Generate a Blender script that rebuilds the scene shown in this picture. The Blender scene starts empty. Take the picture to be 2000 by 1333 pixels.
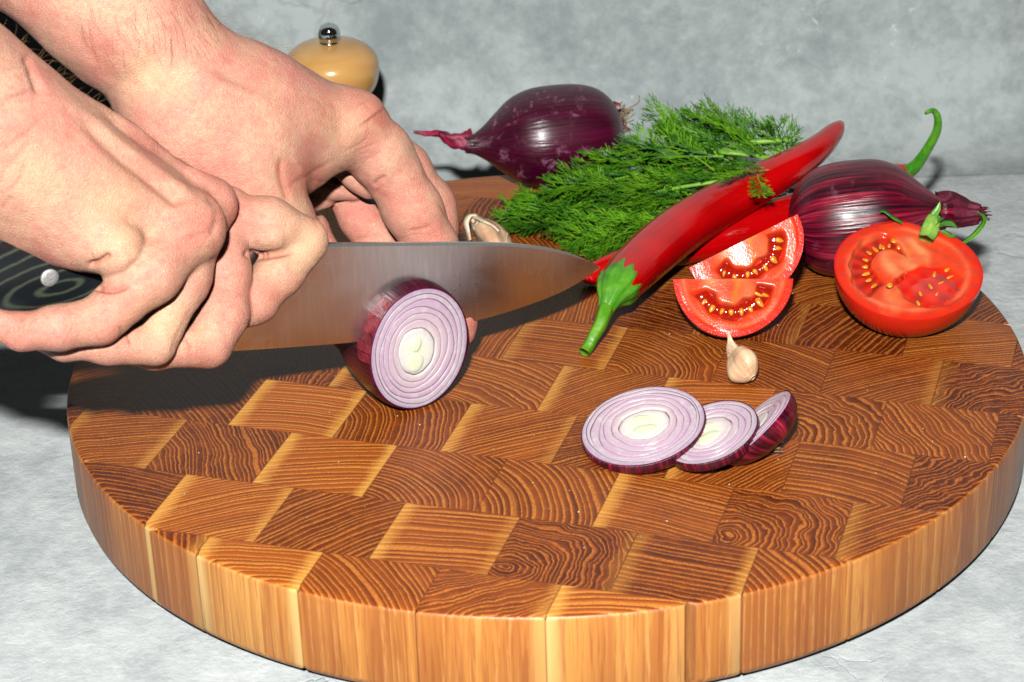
import bpy, math, random
import numpy as np
from mathutils import Vector, Matrix

random.seed(7)
RNG = np.random.default_rng(11)
scn = bpy.context.scene
COL = scn.collection

# ------------------------------------------------------------------ camera
PW, PH, F = 2000.0, 1333.0, 4526.0          # photograph size, focal length in its pixels
PITCH, ROLL = 0.46468, -0.03518
CAM = np.array([-0.0121, -0.7631, 0.3884])
_d = np.array([0, math.cos(PITCH), -math.sin(PITCH)])
_r0 = np.array([1.0, 0, 0]); _u0 = np.cross(_r0, _d)
_r = _r0 * math.cos(ROLL) + _u0 * math.sin(ROLL)
_u = -_r0 * math.sin(ROLL) + _u0 * math.cos(ROLL)
cd = bpy.data.cameras.new('camera')
cam = bpy.data.objects.new('camera', cd); COL.objects.link(cam)
cd.sensor_width = 36.0
cd.lens = F / PW * 36.0
cd.clip_start = 0.05; cd.clip_end = 50
m = Matrix.Identity(4)
for i in range(3):
    m[i][0], m[i][1], m[i][2], m[i][3] = _r[i], _u[i], -_d[i], CAM[i]
cam.matrix_world = m
cd.dof.use_dof = True; cd.dof.focus_distance = 0.82; cd.dof.aperture_fstop = 24
scn.camera = cam

# ------------------------------------------------------------------ world and lamp
w = bpy.data.worlds.new('World'); scn.world = w; w.use_nodes = True
w.node_tree.nodes['Background'].inputs[0].default_value = (1.0, 0.93, 0.86, 1)
w.node_tree.nodes['Background'].inputs[1].default_value = 0.022
FLASH = CAM + np.array([-0.04, -0.12, 0.24])
ld = bpy.data.lights.new('flash', 'AREA'); ld.shape = 'RECTANGLE'; ld.size = 0.045; ld.size_y = 0.03
ld.energy = 22.5; ld.color = (1.0, 0.985, 0.96)
lo = bpy.data.objects.new('flash', ld); COL.objects.link(lo)
lo.location = FLASH
lo.rotation_euler = (Vector((0.0, 0.06, 0.0)) - Vector(FLASH)).to_track_quat('-Z', 'Y').to_euler()
scn.view_settings.view_transform = 'Standard'
scn.view_settings.look = 'None'
scn.view_settings.exposure = 0.0
scn.view_settings.gamma = 1.0
scn.cycles.max_bounces = 6
scn.cycles.diffuse_bounces = 0
scn.cycles.use_denoising = True

# ------------------------------------------------------------------ geometry helpers
def ray(px, py):
    return _d + _r * ((px - PW / 2) / F) - _u * ((py - PH / 2) / F)
def P(px, py, z=0.0):
    v = ray(px, py); return CAM + v * ((z - CAM[2]) / v[2])
def D(px, py, dep):
    return CAM + ray(px, py) * dep
def depth(p): return float((np.array(p) - CAM) @ _d)
def proj(V):
    q = np.asarray(V) - CAM; dd = q @ _d
    return PW / 2 + F * (q @ _r) / dd, PH / 2 - F * (q @ _u) / dd, dd
def rest(px, py, rpx, base=0.0):            # centre of a ball of rpx pixels that lies on z = base
    lo_, hi = 0.3, 2.0
    for _ in range(50):
        mid = (lo_ + hi) / 2
        if D(px, py, mid)[2] - rpx * mid / F > base: lo_ = mid
        else: hi = mid
    return D(px, py, mid), rpx * mid / F
def nrm(v): v = np.array(v, float); return v / np.linalg.norm(v)

def hx(r, g, b):                            # sRGB 0-255 -> linear
    f = lambda c: (c / 255 / 12.92) if c / 255 <= .04045 else ((c / 255 + .055) / 1.055) ** 2.4
    return (f(r), f(g), f(b), 1)
def lin(r, g, b): return np.array(hx(r, g, b)[:3])

def empty(name, loc, label=None, cat=None, group=None):
    o = bpy.data.objects.new(name, None); COL.objects.link(o); o.location = tuple(loc); o.empty_display_size = .01
    if label: o['label'] = label
    if cat: o['category'] = cat
    if group: o['group'] = group
    return o
def tag(o, label, cat, group=None):
    o['label'] = label; o['category'] = cat
    if group: o['group'] = group
    return o
def mesh(name, V, Fc, mat=None, parent=None, cols=None, attrs=None, smooth=True, local=None):
    """V in world metres. The object sits at its parent's origin."""
    V = np.asarray(V, float)
    off = np.zeros(3)
    q = parent
    while q is not None:
        off += np.array(q.location); q = q.parent
    own = np.zeros(3)
    if parent is None and local is not None: own = np.array(local)
    me = bpy.data.meshes.new(name)
    Vl = V - off - own
    me.from_pydata([tuple(v) for v in Vl.tolist()], [], [tuple(f) for f in (Fc.tolist() if isinstance(Fc, np.ndarray) else Fc)])
    if smooth: me.polygons.foreach_set('use_smooth', [True] * len(me.polygons))
    if cols is not None:
        a = me.color_attributes.new('col', 'FLOAT_COLOR', 'POINT')
        c = np.ones((len(V), 4)); c[:, :3] = cols
        a.data.foreach_set('color', c.ravel())
    for k, v in (attrs or {}).items():
        v = np.asarray(v, float)
        if v.ndim == 2:
            a = me.attributes.new(k, 'FLOAT_VECTOR', 'POINT'); a.data.foreach_set('vector', v.ravel())
        else:
            a = me.attributes.new(k, 'FLOAT', 'POINT'); a.data.foreach_set('value', v)
    me.update()
    o = bpy.data.objects.new(name, me); COL.objects.link(o)
    if mat: me.materials.append(mat)
    if parent is not None: o.parent = parent
    elif local is not None: o.location = tuple(own)
    return o
def sharp(o, deg=35):
    me = o.data
    me.polygons.foreach_set('use_smooth', [True] * len(me.polygons))
    try: me.set_sharp_from_angle(angle=math.radians(deg))
    except Exception: pass

def grid_faces(nu, nv, wrap_u=False, wrap_v=False):
    f = []
    for i in range(nu if wrap_u else nu - 1):
        for j in range(nv if wrap_v else nv - 1):
            a = i * nv + j; b = ((i + 1) % nu) * nv + j
            c = ((i + 1) % nu) * nv + (j + 1) % nv; dd = i * nv + (j + 1) % nv
            f.append((a, b, c, dd))
    return f
def catmull(P_, n):
    P_ = np.asarray(P_, float); Q = np.vstack([2 * P_[0] - P_[1], P_, 2 * P_[-1] - P_[-2]])
    out = []
    segs = len(P_) - 1
    for k in range(n):
        t = k / (n - 1) * segs; i = min(int(t), segs - 1); t -= i
        a, b, c, d_ = Q[i], Q[i + 1], Q[i + 2], Q[i + 3]
        out.append(.5 * ((2 * b) + (-a + c) * t + (2 * a - 5 * b + 4 * c - d_) * t * t + (-a + 3 * b - 3 * c + d_) * t ** 3))
    return np.array(out)
def frames(C):
    T = np.gradient(C, axis=0); T /= np.linalg.norm(T, axis=1)[:, None]
    ref = np.array([0, 0, 1.0]) if abs(T[0][2]) < .9 else np.array([1.0, 0, 0])
    N = np.zeros_like(C); n_ = ref - T[0] * (ref @ T[0]); n_ /= np.linalg.norm(n_)
    for i in range(len(C)):
        n_ = n_ - T[i] * (n_ @ T[i]); n_ /= np.linalg.norm(n_); N[i] = n_
    return T, N, np.cross(T, N)
def tube(ctrl, rad, n=40, m=24, warp=None, cap=True):
    """tube through control points; rad per control point; warp(s, ang) scales the radius"""
    A = catmull(np.hstack([np.asarray(ctrl, float), np.asarray(rad, float)[:, None]]), n)
    C, R = A[:, :3], np.maximum(A[:, 3], 1e-5)
    T, N, B = frames(C)
    V = []; S = []; AN = []
    for i in range(n):
        for j in range(m):
            a = 2 * math.pi * j / m
            k = warp(i / (n - 1), a) if warp else 1.0
            V.append(C[i] + (N[i] * math.cos(a) + B[i] * math.sin(a)) * R[i] * k); S.append(i / (n - 1)); AN.append(a)
    Fc = grid_faces(n, m, wrap_v=True)
    if cap:
        Fc.append(tuple(range(m))[::-1]); Fc.append(tuple((n - 1) * m + j for j in range(m)))
    return np.array(V), Fc, np.array(S), np.array(AN)
def merge(parts):
    V = []; Fc = []; k = 0
    for v, f in parts:
        V.append(np.asarray(v)); Fc += [tuple(i + k for i in q) for q in f]; k += len(v)
    return np.vstack(V), Fc
def smoothstep(a, b, x):
    t = np.clip((np.asarray(x, float) - a) / (b - a), 0, 1); return t * t * (3 - 2 * t)
_SN = [(RNG.normal(size=3), RNG.uniform(0, 6.28)) for _ in range(14)]
def wob(V, freq, seed=0):                   # cheap smooth noise, about -1..1
    V = np.asarray(V, float) * freq; s = np.zeros(len(V))
    for i, (k, ph) in enumerate(_SN):
        k2 = np.roll(k, seed % 3) * (1 + .13 * ((i * 7 + seed) % 5))
        s += np.sin(V @ k2 + ph + seed * 1.7)
    return s / 3.7

# ------------------------------------------------------------------ material helpers
class NT:
    def __init__(s, name):
        s.m = bpy.data.materials.new(name); s.m.use_nodes = True
        s.t = s.m.node_tree; s.b = s.t.nodes['Principled BSDF']
    def n(s, typ, **kw):
        x = s.t.nodes.new(typ)
        for k, v in kw.items():
            if k.startswith('_'): setattr(x, k[1:], v)
        return x
    def inp(s, x, i, v):
        sock = x.inputs[i]
        if isinstance(v, bpy.types.NodeSocket): s.t.links.new(v, sock)
        elif v is not None: sock.default_value = v
    def math(s, op, a, b=None, c=None, clamp=False):
        x = s.t.nodes.new('ShaderNodeMath'); x.operation = op; x.use_clamp = clamp
        s.inp(x, 0, a); s.inp(x, 1, b) if b is not None else 0; s.inp(x, 2, c) if c is not None else 0
        return x.outputs[0]
    def vmath(s, op, a, b=None, sc=None):
        x = s.t.nodes.new('ShaderNodeVectorMath'); x.operation = op
        s.inp(x, 0, a)
        if b is not None: s.inp(x, 1, b)
        if sc is not None: s.inp(x, 3, sc)
        return x.outputs['Value'] if op in ('LENGTH', 'DOT_PRODUCT', 'DISTANCE') else x.outputs[0]
    def coord(s): return s.t.nodes.new('ShaderNodeTexCoord').outputs['Object']
    def attr(s, nm, out='Vector'):
        x = s.t.nodes.new('ShaderNodeAttribute'); x.attribute_name = nm; return x.outputs[out]
    def sep(s, v):
        x = s.t.nodes.new('ShaderNodeSeparateXYZ'); s.inp(x, 0, v); return x.outputs
    def comb(s, a, b, c):
        x = s.t.nodes.new('ShaderNodeCombineXYZ'); s.inp(x, 0, a); s.inp(x, 1, b); s.inp(x, 2, c); return x.outputs[0]
    def noise(s, v, scale, detail=3, rough=.5, dist=0.0, out=0):
        x = s.t.nodes.new('ShaderNodeTexNoise'); s.inp(x, 'Vector', v)
        x.inputs['Scale'].default_value = scale; x.inputs['Detail'].default_value = detail
        x.inputs['Roughness'].default_value = rough; x.inputs['Distortion'].default_value = dist
        return x.outputs[out]
    def voro(s, v, scale, feature='F1', out='Distance', rnd=1.0):
        x = s.t.nodes.new('ShaderNodeTexVoronoi'); x.feature = feature; s.inp(x, 'Vector', v)
        x.inputs['Scale'].default_value = scale; x.inputs['Randomness'].default_value = rnd
        return x.outputs[out]
    def ramp(s, v, stops, interp='LINEAR'):
        x = s.t.nodes.new('ShaderNodeValToRGB'); s.inp(x, 0, v); cr = x.color_ramp; cr.interpolation = interp
        while len(cr.elements) < len(stops): cr.elements.new(.5)
        for e, (p, c) in zip(cr.elements, stops):
            e.position = p; e.color = c if len(c) == 4 else (*c, 1)
        return x.outputs[0]
    def mr(s, v, a, b, c=0.0, d_=1.0):
        x = s.t.nodes.new('ShaderNodeMapRange'); x.interpolation_type = 'SMOOTHSTEP'
        s.inp(x, 0, v); s.inp(x, 1, a); s.inp(x, 2, b); s.inp(x, 3, c); s.inp(x, 4, d_); return x.outputs[0]
    def mix(s, f, a, b, mode='MIX'):
        x = s.t.nodes.new('ShaderNodeMix'); x.data_type = 'RGBA'; x.blend_type = mode
        s.inp(x, 0, f); s.inp(x, 6, a); s.inp(x, 7, b); return x.outputs[2]
    def bump(s, h, strength=.3, dist=.001, prev=None):
        x = s.t.nodes.new('ShaderNodeBump'); s.inp(x, 'Height', h)
        x.inputs['Strength'].default_value = strength; x.inputs['Distance'].default_value = dist
        if prev is not None: s.inp(x, 'Normal', prev)
        return x.outputs[0]
    def set(s, **kw):
        names = dict(color='Base Color', rough='Roughness', metal='Metallic', normal='Normal', spec='Specular IOR Level',
                     sss='Subsurface Weight', sssr='Subsurface Radius', ssss='Subsurface Scale', coat='Coat Weight',
                     coatr='Coat Roughness', trans='Transmission Weight', ior='IOR', aniso='Anisotropic')
        for k, v in kw.items(): s.inp(s.b, names[k], v)
        return s.m

def mat_plaster(name, base, dark, light, rough_table):
    t = NT(name); c = t.coord()
    n1 = t.noise(c, 8, 6, .68, .6); n2 = t.noise(c, 34, 6, .72, .3); n3 = t.noise(c, 150, 5, .7)
    f = t.math('ADD', t.math('MULTIPLY', n1, .34), t.math('ADD', t.math('MULTIPLY', n2, .44), t.math('MULTIPLY', n3, .24)))
    col = t.ramp(f, [(.43, dark), (.50, base), (.58, light)])
    wisp = t.mr(t.noise(c, 55, 6, .7, 1.2), .62, .72)
    wm = t.mr(t.noise(c, 10, 2), .50, .62)
    col = t.mix(t.math('MULTIPLY', wisp, t.math('MULTIPLY', wm, .75)), col, hx(214, 226, 226))
    # thin cracks and trowel ridges
    dv = t.vmath('ADD', c, t.vmath('SCALE', t.noise(c, 30, 4, .6, 0, out=1), None, .035))
    cr = t.voro(dv, 20, 'DISTANCE_TO_EDGE')
    crm = t.math('MULTIPLY', t.mr(cr, .0, .035, 1, 0), t.mr(t.noise(c, 9, 2), .52, .62))
    dv2 = t.vmath('ADD', c, t.vmath('SCALE', t.noise(c, 60, 4, .6, 0, out=1), None, .02))
    cr2 = t.voro(dv2, 70, 'DISTANCE_TO_EDGE')
    crm2 = t.math('MULTIPLY', t.mr(cr2, .0, .05, 1, 0), t.mr(t.noise(c, 14, 2), .55, .68))
    h = t.math('SUBTRACT', t.math('ADD', t.math('MULTIPLY', n2, 1.0), t.math('MULTIPLY', t.noise(c, 300, 6, .75), .8)), t.math('ADD', t.math('MULTIPLY', crm, .5), t.math('MULTIPLY', crm2, .45)))
    ridg = t.math('ABSOLUTE', t.math('SUBTRACT', t.noise(c, 24, 4, .55, 1.5), .5))
    h = t.math('ADD', h, t.math('MULTIPLY', t.mr(ridg, 0, .06, 1, 0), .06))
    col = t.mix(t.math('MULTIPLY', crm, .25), col, hx(120, 126, 126))
    return t.set(color=col, rough=.55 if rough_table else .8, spec=.35, normal=t.bump(h, .5 if rough_table else .3, .0016))

def mat_wood():
    t = NT('end_grain_wood'); c = t.coord()
    ring = t.sep(t.attr('ring')); bl = t.sep(t.attr('blk')); b2 = t.sep(t.attr('blk2'))
    x, y, z = t.sep(c)
    seedv = t.comb(t.math('MULTIPLY', b2[1], 3.1), t.math('MULTIPLY', b2[1], 1.7), t.math('MULTIPLY', z, .10))
    q = t.vmath('ADD', t.comb(x, y, 0.0), seedv)
    n_lo = t.vmath('SUBTRACT', t.noise(q, 32, 2, .5, out=1), (.5, .5, .5))
    n_mid = t.vmath('SUBTRACT', t.noise(q, 120, 2, .5, .2, out=1), (.5, .5, .5))
    n_hi = t.vmath('SUBTRACT', t.noise(q, 520, 2, .6, out=1), (.5, .5, .5))
    off = t.vmath('ADD', t.vmath('SCALE', n_lo, None, t.math('ADD', .0030, t.math('MULTIPLY', b2[0], .020))),
                  t.vmath('SCALE', n_mid, None, t.math('ADD', .0005, t.math('MULTIPLY', b2[0], .006))))
    off = t.vmath('ADD', off, t.vmath('SCALE', n_hi, None, .0004))
    pos = t.vmath('ADD', t.comb(x, y, 0.0), off)
    dd = t.vmath('DISTANCE', pos, t.comb(ring[0], ring[1], 0.0))
    # the distance's z part comes from off only; fine wobble
    s = t.math('DIVIDE', dd, ring[2])
    s = t.math('ADD', s, t.math('MULTIPLY', t.noise(q, 40, 2), .8))
    s = t.math('ADD', s, t.math('MULTIPLY', t.noise(t.comb(t.math('MULTIPLY', s, .45), b2[1], t.math('MULTIPLY', x, 6.0)), 1.0, 2), 2.2))
    fr = t.math('FRACT', s)
    cell = t.math('FLOOR', s)
    wn = t.t.nodes.new('ShaderNodeTexWhiteNoise'); wn.noise_dimensions = '1D'; t.inp(wn, 'W', cell)
    rv = wn.outputs[0]
    wid = t.math('ADD', .12, t.math('MULTIPLY', rv, .22))
    line = t.math('MULTIPLY', t.mr(fr, 0.0, .09), t.math('SUBTRACT', 1.0, t.mr(fr, wid, t.math('ADD', wid, .24))))
    ly = t.attr('ly', 'Fac')
    gl = t.math('MINIMUM', t.math('MINIMUM', b2[2], t.math('SUBTRACT', 1.0, b2[2])), t.math('MINIMUM', ly, t.math('SUBTRACT', 1.0, ly)))
    glue = t.mr(gl, .002, .012, .5, 0)
    nz = t.sep(t.t.nodes.new('ShaderNodeNewGeometry').outputs['Normal'])[2]
    top = t.mr(nz, .55, .85)
    pores = t.noise(q, 1500, 2, .7)
    fib = t.noise(t.comb(x, y, t.math('MULTIPLY', z, .04)), 900, 2, .6)
    line = t.math('MULTIPLY', line, t.mr(pores, .38, .56, .30, 1))
    line = t.math('MULTIPLY', line, t.math('ADD', .5, t.math('MULTIPLY', t.noise(t.comb(rv, x, y), 60, 2), .9)))
    # top colours
    darkA, darkB = hx(80, 28, 7), hx(172, 88, 30)
    dk = t.mix(t.mr(t.math('ADD', t.math('MULTIPLY', bl[2], .7), t.math('MULTIPLY', t.noise(q, 60, 3), .45)), .15, 1.0), darkA, darkB)
    dk = t.mix(t.math('MULTIPLY', t.mr(t.noise(q, 240, 4, .7), .45, .7), .35), dk, hx(176, 92, 32))
    dk = t.mix(t.math('MULTIPLY', t.mr(fr, .45, 1.0), t.math('ADD', .25, t.math('MULTIPLY', rv, .55))), dk, hx(62, 22, 6))
    li = t.mix(bl[2], hx(186, 104, 40), hx(222, 146, 62))
    ctop = t.mix(t.math('MULTIPLY', line, .95, clamp=True), dk, li)
    # sapwood margins
    e1 = t.math('MULTIPLY', bl[0], t.math('SUBTRACT', 1.0, t.mr(t.math('ADD', b2[2], t.math('MULTIPLY', t.math('SUBTRACT', t.noise(q, 90, 4, .7), .5), .16)), .02, .17)))
    e2 = t.math('MULTIPLY', bl[1], t.mr(t.math('ADD', b2[2], t.math('MULTIPLY', t.math('SUBTRACT', t.noise(q, 80, 4, .7), .5), .16)), .86, .98))
    sap = t.math('MAXIMUM', e1, e2)
    sapc = t.mix(line, hx(214, 148, 62), hx(232, 178, 94))
    ctop = t.mix(t.math('MULTIPLY', sap, .9), ctop, sapc)
    # side grain (the same rings seen lengthwise, paler because long grain drinks less oil)
    sd = t.mix(t.mr(t.noise(t.comb(x, y, t.math('MULTIPLY', z, .05)), 60, 3), .35, .65), t.mix(bl[2], hx(140, 76, 32), hx(192, 124, 58)), t.mix(bl[2], hx(190, 120, 52), hx(220, 158, 82)))
    sl = t.mix(t.math('MULTIPLY', line, .45), sd, hx(230, 172, 102))
    sl = t.mix(t.math('MULTIPLY', t.mr(fr, .5, 1.0), t.math('MULTIPLY', rv, .5)), sl, hx(140, 74, 34))
    fib2 = t.noise(t.comb(x, y, t.math('MULTIPLY', z, .02)), 420, 4, .7)
    sl = t.mix(t.math('MULTIPLY', t.mr(fib2, .45, .62), .5), sl, hx(168, 96, 46))
    sl = t.mix(t.math('MULTIPLY', t.mr(fib, .52, .62), .45), sl, hx(150, 80, 38))
    sl = t.mix(t.math('MULTIPLY', sap, .95), sl, hx(230, 188, 118))
    col = t.mix(glue, t.mix(top, sl, ctop), hx(92, 44, 16))
    col = t.mix(t.math('MULTIPLY', t.math('FRACT', t.math('MULTIPLY', b2[1], 7.3)), .30), col, t.mix(1.0, col, (.92, .66, .50, 1), 'MULTIPLY'))
    h = t.math('ADD', t.math('MULTIPLY', line, .5), t.math('ADD', t.math('MULTIPLY', pores, .35), t.math('MULTIPLY', t.noise(c, 300, 3), .3)))
    return t.set(color=col, rough=t.math('ADD', .30, t.math('MULTIPLY', pores, .22)), spec=.42, normal=t.bump(h, .35, .0004))

def mat_skin_onion():
    t = NT('red_onion_skin'); c = t.coord()
    a = t.sep(t.attr('uvw'))                # x along the axis 0..1, y,z the unit circle
    q = t.comb(t.math('MULTIPLY', a[0], .22), t.math('MULTIPLY', a[1], 1.0), t.math('MULTIPLY', a[2], 1.0))
    st = t.noise(q, 7, 3, .5, .1); st2 = t.noise(t.comb(t.math('MULTIPLY', a[0], .15), a[1], a[2]), 17, 2, .5, .05)
    f = t.math('ADD', t.math('MULTIPLY', st, .6), t.math('MULTIPLY', st2, .4))
    tone = t.attr('tone', 'Fac')
    cA = t.ramp(f, [(.38, hx(30, 1, 12)), (.47, hx(66, 3, 24)), (.55, hx(108, 8, 34)), (.66, hx(160, 36, 62))])
    cB = t.ramp(f, [(.36, hx(46, 2, 20)), (.5, hx(58, 3, 28)), (.66, hx(74, 6, 38))])
    col = t.mix(tone, cA, cB)
    # dusty bloom
    bl = t.math('MULTIPLY', t.mr(t.noise(c, 190, 5, .8, .5), .52, .68), t.mr(t.noise(c, 45, 3), .42, .60))
    col = t.mix(t.math('MULTIPLY', bl, t.math('MULTIPLY', t.attr('bloom', 'Fac'), .55)), col, hx(190, 130, 165))
    lines = t.noise(t.comb(t.math('MULTIPLY', a[0], .10), a[1], a[2]), 30, 2, .5)
    return t.set(color=col, rough=t.math('ADD', .31, t.math('MULTIPLY', bl, .3)), spec=.5, coat=.10, coatr=.2,
                 normal=t.bump(t.math('ADD', lines, t.math('MULTIPLY', t.noise(c, 60, 2), .8)), .35, .0008))

def mat_onion_flesh():
    t = NT('onion_flesh'); c = t.coord()
    e = t.attr('edge', 'Fac'); r = t.attr('rad', 'Fac')
    n = t.noise(c, 260, 4, .6); n2 = t.noise(c, 900, 2, .6)
    ti = t.attr('tint', 'Fac')
    base = t.ramp(t.math('ADD', r, t.math('MULTIPLY', t.math('SUBTRACT', n, .5), .25)),
                  [(.06, hx(218, 224, 190)), (.30, hx(222, 218, 208)), (.46, hx(206, 186, 190)), (.78, hx(192, 168, 184)), (.90, hx(196, 184, 188)), (1.0, hx(160, 148, 164))])
    base = t.mix(t.math('MULTIPLY', ti, t.mr(n, .2, .7, .35, .75)), base, hx(176, 132, 170))
    base = t.mix(t.math('MULTIPLY', t.mr(n, .5, .7), .35), base, hx(226, 220, 216))
    base = t.mix(t.mr(e, .6, .92, 0, .25), base, hx(176, 126, 160))
    col = t.mix(t.mr(e, .74, .96, 0, 1), base, t.mix(t.mr(r, .4, .9), hx(150, 96, 120), hx(86, 32, 66)))
    return t.set(color=col, rough=.34, spec=.5, sss=.15, sssr=(.5, .3, .3), ssss=.003, normal=t.bump(t.math('ADD', n, n2), .25, .0004))

def mat_vcol(name, rough=.35, bumpsc=400, bumpstr=.2, sss=.1, spec=.5, coat=0.0, nvar=.12):
    t = NT(name); c = t.coord()
    col = t.attr('col', 'Color')
    n = t.noise(c, bumpsc, 4, .6)
    wet = t.math('MULTIPLY', t.mr(t.noise(c, 90, 2), .5, .62), t.mr(t.voro(t.vmath('ADD', c, t.vmath('SCALE', t.noise(c, 200, 2, out=1), None, .004)), 420, 'F1'), .05, .22, 1, 0))
    n = t.math('ADD', n, t.math('MULTIPLY', wet, .4))
    col = t.mix(t.mr(t.noise(c, 130, 5, .65, .6), .40, .68, 0, .45), col, t.mix(1.0, col, (.92, .55, .45, 1), 'MULTIPLY'))
    col = t.mix(t.mr(n, .35, .75, 0, nvar), col, t.mix(1.0, col, (.55, .5, .5, 1), 'MULTIPLY'))
    return t.set(color=col, rough=rough, spec=spec, sss=sss, sssr=(1, .25, .15), ssss=.003, coat=coat, coatr=.08,
                 normal=t.bump(t.math('ADD', n, t.math('MULTIPLY', t.noise(c, bumpsc * 4, 2), .4)), bumpstr, .0005))

def mat_plain(name, col, rough=.3, metal=0, bumpsc=300, bs=.1, col2=None, nsc=40, spec=.5, sss=0, coat=0, stretch=None):
    t = NT(name); c = t.coord()
    v = c if stretch is None else t.vmath('MULTIPLY', c, stretch)
    n = t.noise(v, nsc, 4, .6, .3)
    cc = t.ramp(n, [(.35, col), (.65, col2 or col)])
    return t.set(color=cc, rough=rough, metal=metal, spec=spec, sss=sss, sssr=(.6, .5, .2), ssss=.002, coat=coat,
                 normal=t.bump(t.noise(v, bumpsc, 3, .6), bs, .0005))

def mat_skin():
    t = NT('skin'); c = t.coord()
    red = t.attr('red', 'Fac'); pale = t.attr('pale', 'Fac'); cre = t.attr('crease', 'Fac')
    n1 = t.noise(c, 42, 4, .6, .4); n2 = t.noise(c, 150, 4, .65, .3); n3 = t.noise(c, 17, 2)
    base = t.ramp(t.math('ADD', t.math('MULTIPLY', n1, .7), t.math('MULTIPLY', n2, .3)),
                  [(.36, hx(205, 166, 136)), (.5, hx(206, 152, 130)), (.64, hx(202, 132, 116))])
    base = t.mix(t.mr(t.noise(c, 480, 4, .65), .46, .66, 0, .5), base, hx(204, 122, 106))
    col = t.mix(t.math('MULTIPLY', red, t.mr(n2, .25, .7, .55, 1.0)), base, hx(198, 98, 84))
    col = t.mix(pale, col, hx(222, 188, 142))
    blue = t.mr(n3, .58, .72, 0, .22)
    col = t.mix(blue, col, hx(198, 168, 146))
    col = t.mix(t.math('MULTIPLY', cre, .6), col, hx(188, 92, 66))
    spk = t.mr(t.voro(c, 700, 'F1'), .05, .45, .16, 0)
    col = t.mix(spk, col, hx(206, 120, 100))
    # fine skin relief: polygonal cells stretched across the hand, plus pores
    q = t.vmath('ADD', c, t.vmath('SCALE', t.noise(c, 300, 2, .5, out=1), None, .002))
    v1 = t.voro(q, 1700, 'DISTANCE_TO_EDGE'); v2 = t.voro(t.vmath('MULTIPLY', q, (1.0, .45, 1.3)), 1050, 'DISTANCE_TO_EDGE')
    h = t.math('ADD', t.math('MULTIPLY', t.mr(v1, 0, .22), .5), t.math('MULTIPLY', t.mr(v2, 0, .25), .7))
    h = t.math('ADD', h, t.math('MULTIPLY', t.noise(c, 260, 4, .6), 1.0))
    b = t.bump(h, .60, .00026)
    b = t.bump(t.noise(c, 110, 2, .5, .2), .05, .0012, b)
    return t.set(color=col, rough=t.math('ADD', .38, t.math('MULTIPLY', n2, .12)), spec=.42, sss=.10, sssr=(1.0, .32, .16), ssss=.0045, normal=b)

M = dict(
    wood=mat_wood(), skin=mat_skin(), oskin=mat_skin_onion(), oflesh=mat_onion_flesh(),
    table=mat_plaster('white_plaster_tabletop', hx(194, 200, 200), hx(176, 183, 184), hx(210, 215, 215), True),
    wall=mat_plaster('grey_plaster_backdrop', hx(152, 161, 161), hx(136, 146, 147), hx(170, 179, 178), False),
    tom=mat_vcol('tomato_flesh', .20, 420, .22, .10, .32, 0.0),
    gel=mat_vcol('tomato_jelly', .10, 300, .2, .1, .6, .6, .05),
    tskin=mat_plain('tomato_skin', hx(204, 24, 12), .27, 0, 200, .04, hx(226, 44, 18), 25, .5, .12, .3),
    seed=mat_plain('tomato_seed', hx(206, 112, 16), .25, 0, 900, .2, hx(226, 150, 40), 500, .5, .2, .3),
    pepper=mat_plain('red_chilli_skin', hx(158, 1, 4), .13, 0, 45, .10, hx(186, 3, 6), 30, .55, .08, .35),
    green=mat_plain('green_stem', hx(70, 132, 18), .38, 0, 500, .4, hx(112, 164, 40), 90, .4, .1),
    calyx=mat_plain('dark_green_calyx', hx(40, 112, 20), .32, 0, 400, .5, hx(96, 158, 42), 120, .4, .1),
    dill=mat_plain('dill_green', hx(34, 94, 8), .42, 0, 600, .2, hx(104, 160, 26), 60, .35, .12),
    dillstem=mat_plain('dill_stem', hx(96, 150, 34), .4, 0, 600, .2, hx(130, 176, 60), 80, .35, .1),
    root=mat_plain('dry_roots', hx(150, 132, 96), .7, 0, 900, .4, hx(96, 78, 56), 300),
    tail=mat_plain('dry_onion_tail', hx(56, 8, 24), .6, 0, 700, .9, hx(98, 22, 44), 150, .3),
    garlic=mat_vcol('garlic_skin', .25, 300, .35, .15, .5, .2),
    chrome=mat_plain('chrome', hx(200, 204, 200), .06, 1.0, 100, .0),
    millwood=mat_plain('varnished_beech', hx(182, 128, 66), .22, 0, 300, .08, hx(212, 166, 100), 14, .5, 0, .4, (1.0, 1.0, 3.0)),
    hair=mat_plain('arm_hair', hx(110, 70, 38), .5, 0, 100, 0, hx(150, 108, 66), 200),
)

# ------------------------------------------------------------------ setting
TZ = -0.0344                                # tabletop; the board's top is z = 0
WALLY = 0.285
tb = mesh('tabletop', [(-1.6, -1.3, TZ), (1.6, -1.3, TZ), (1.6, WALLY, TZ), (-1.6, WALLY, TZ)], [(0, 1, 2, 3)], M['table'], smooth=False)
tb['kind'] = 'structure'
cv = []                                      # the plaster panel stands behind, with a small cove at its foot
prof = [(WALLY - .05 * (1 - math.sin(a)), TZ + .0005 + .05 * (1 - math.cos(a))) for a in np.linspace(0, math.pi / 2, 10)]
prof = [(WALLY - .05, TZ + .0005)] + prof[1:] + [(WALLY + .01, 1.4)]
for x in (-1.6, 1.6):
    for (yy, zz) in prof: cv.append((x, yy, zz))
wl = mesh('backdrop_wall', cv, [tuple(reversed(f)) for f in grid_faces(2, len(prof))], M['wall'])
wl['kind'] = 'structure'

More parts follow.
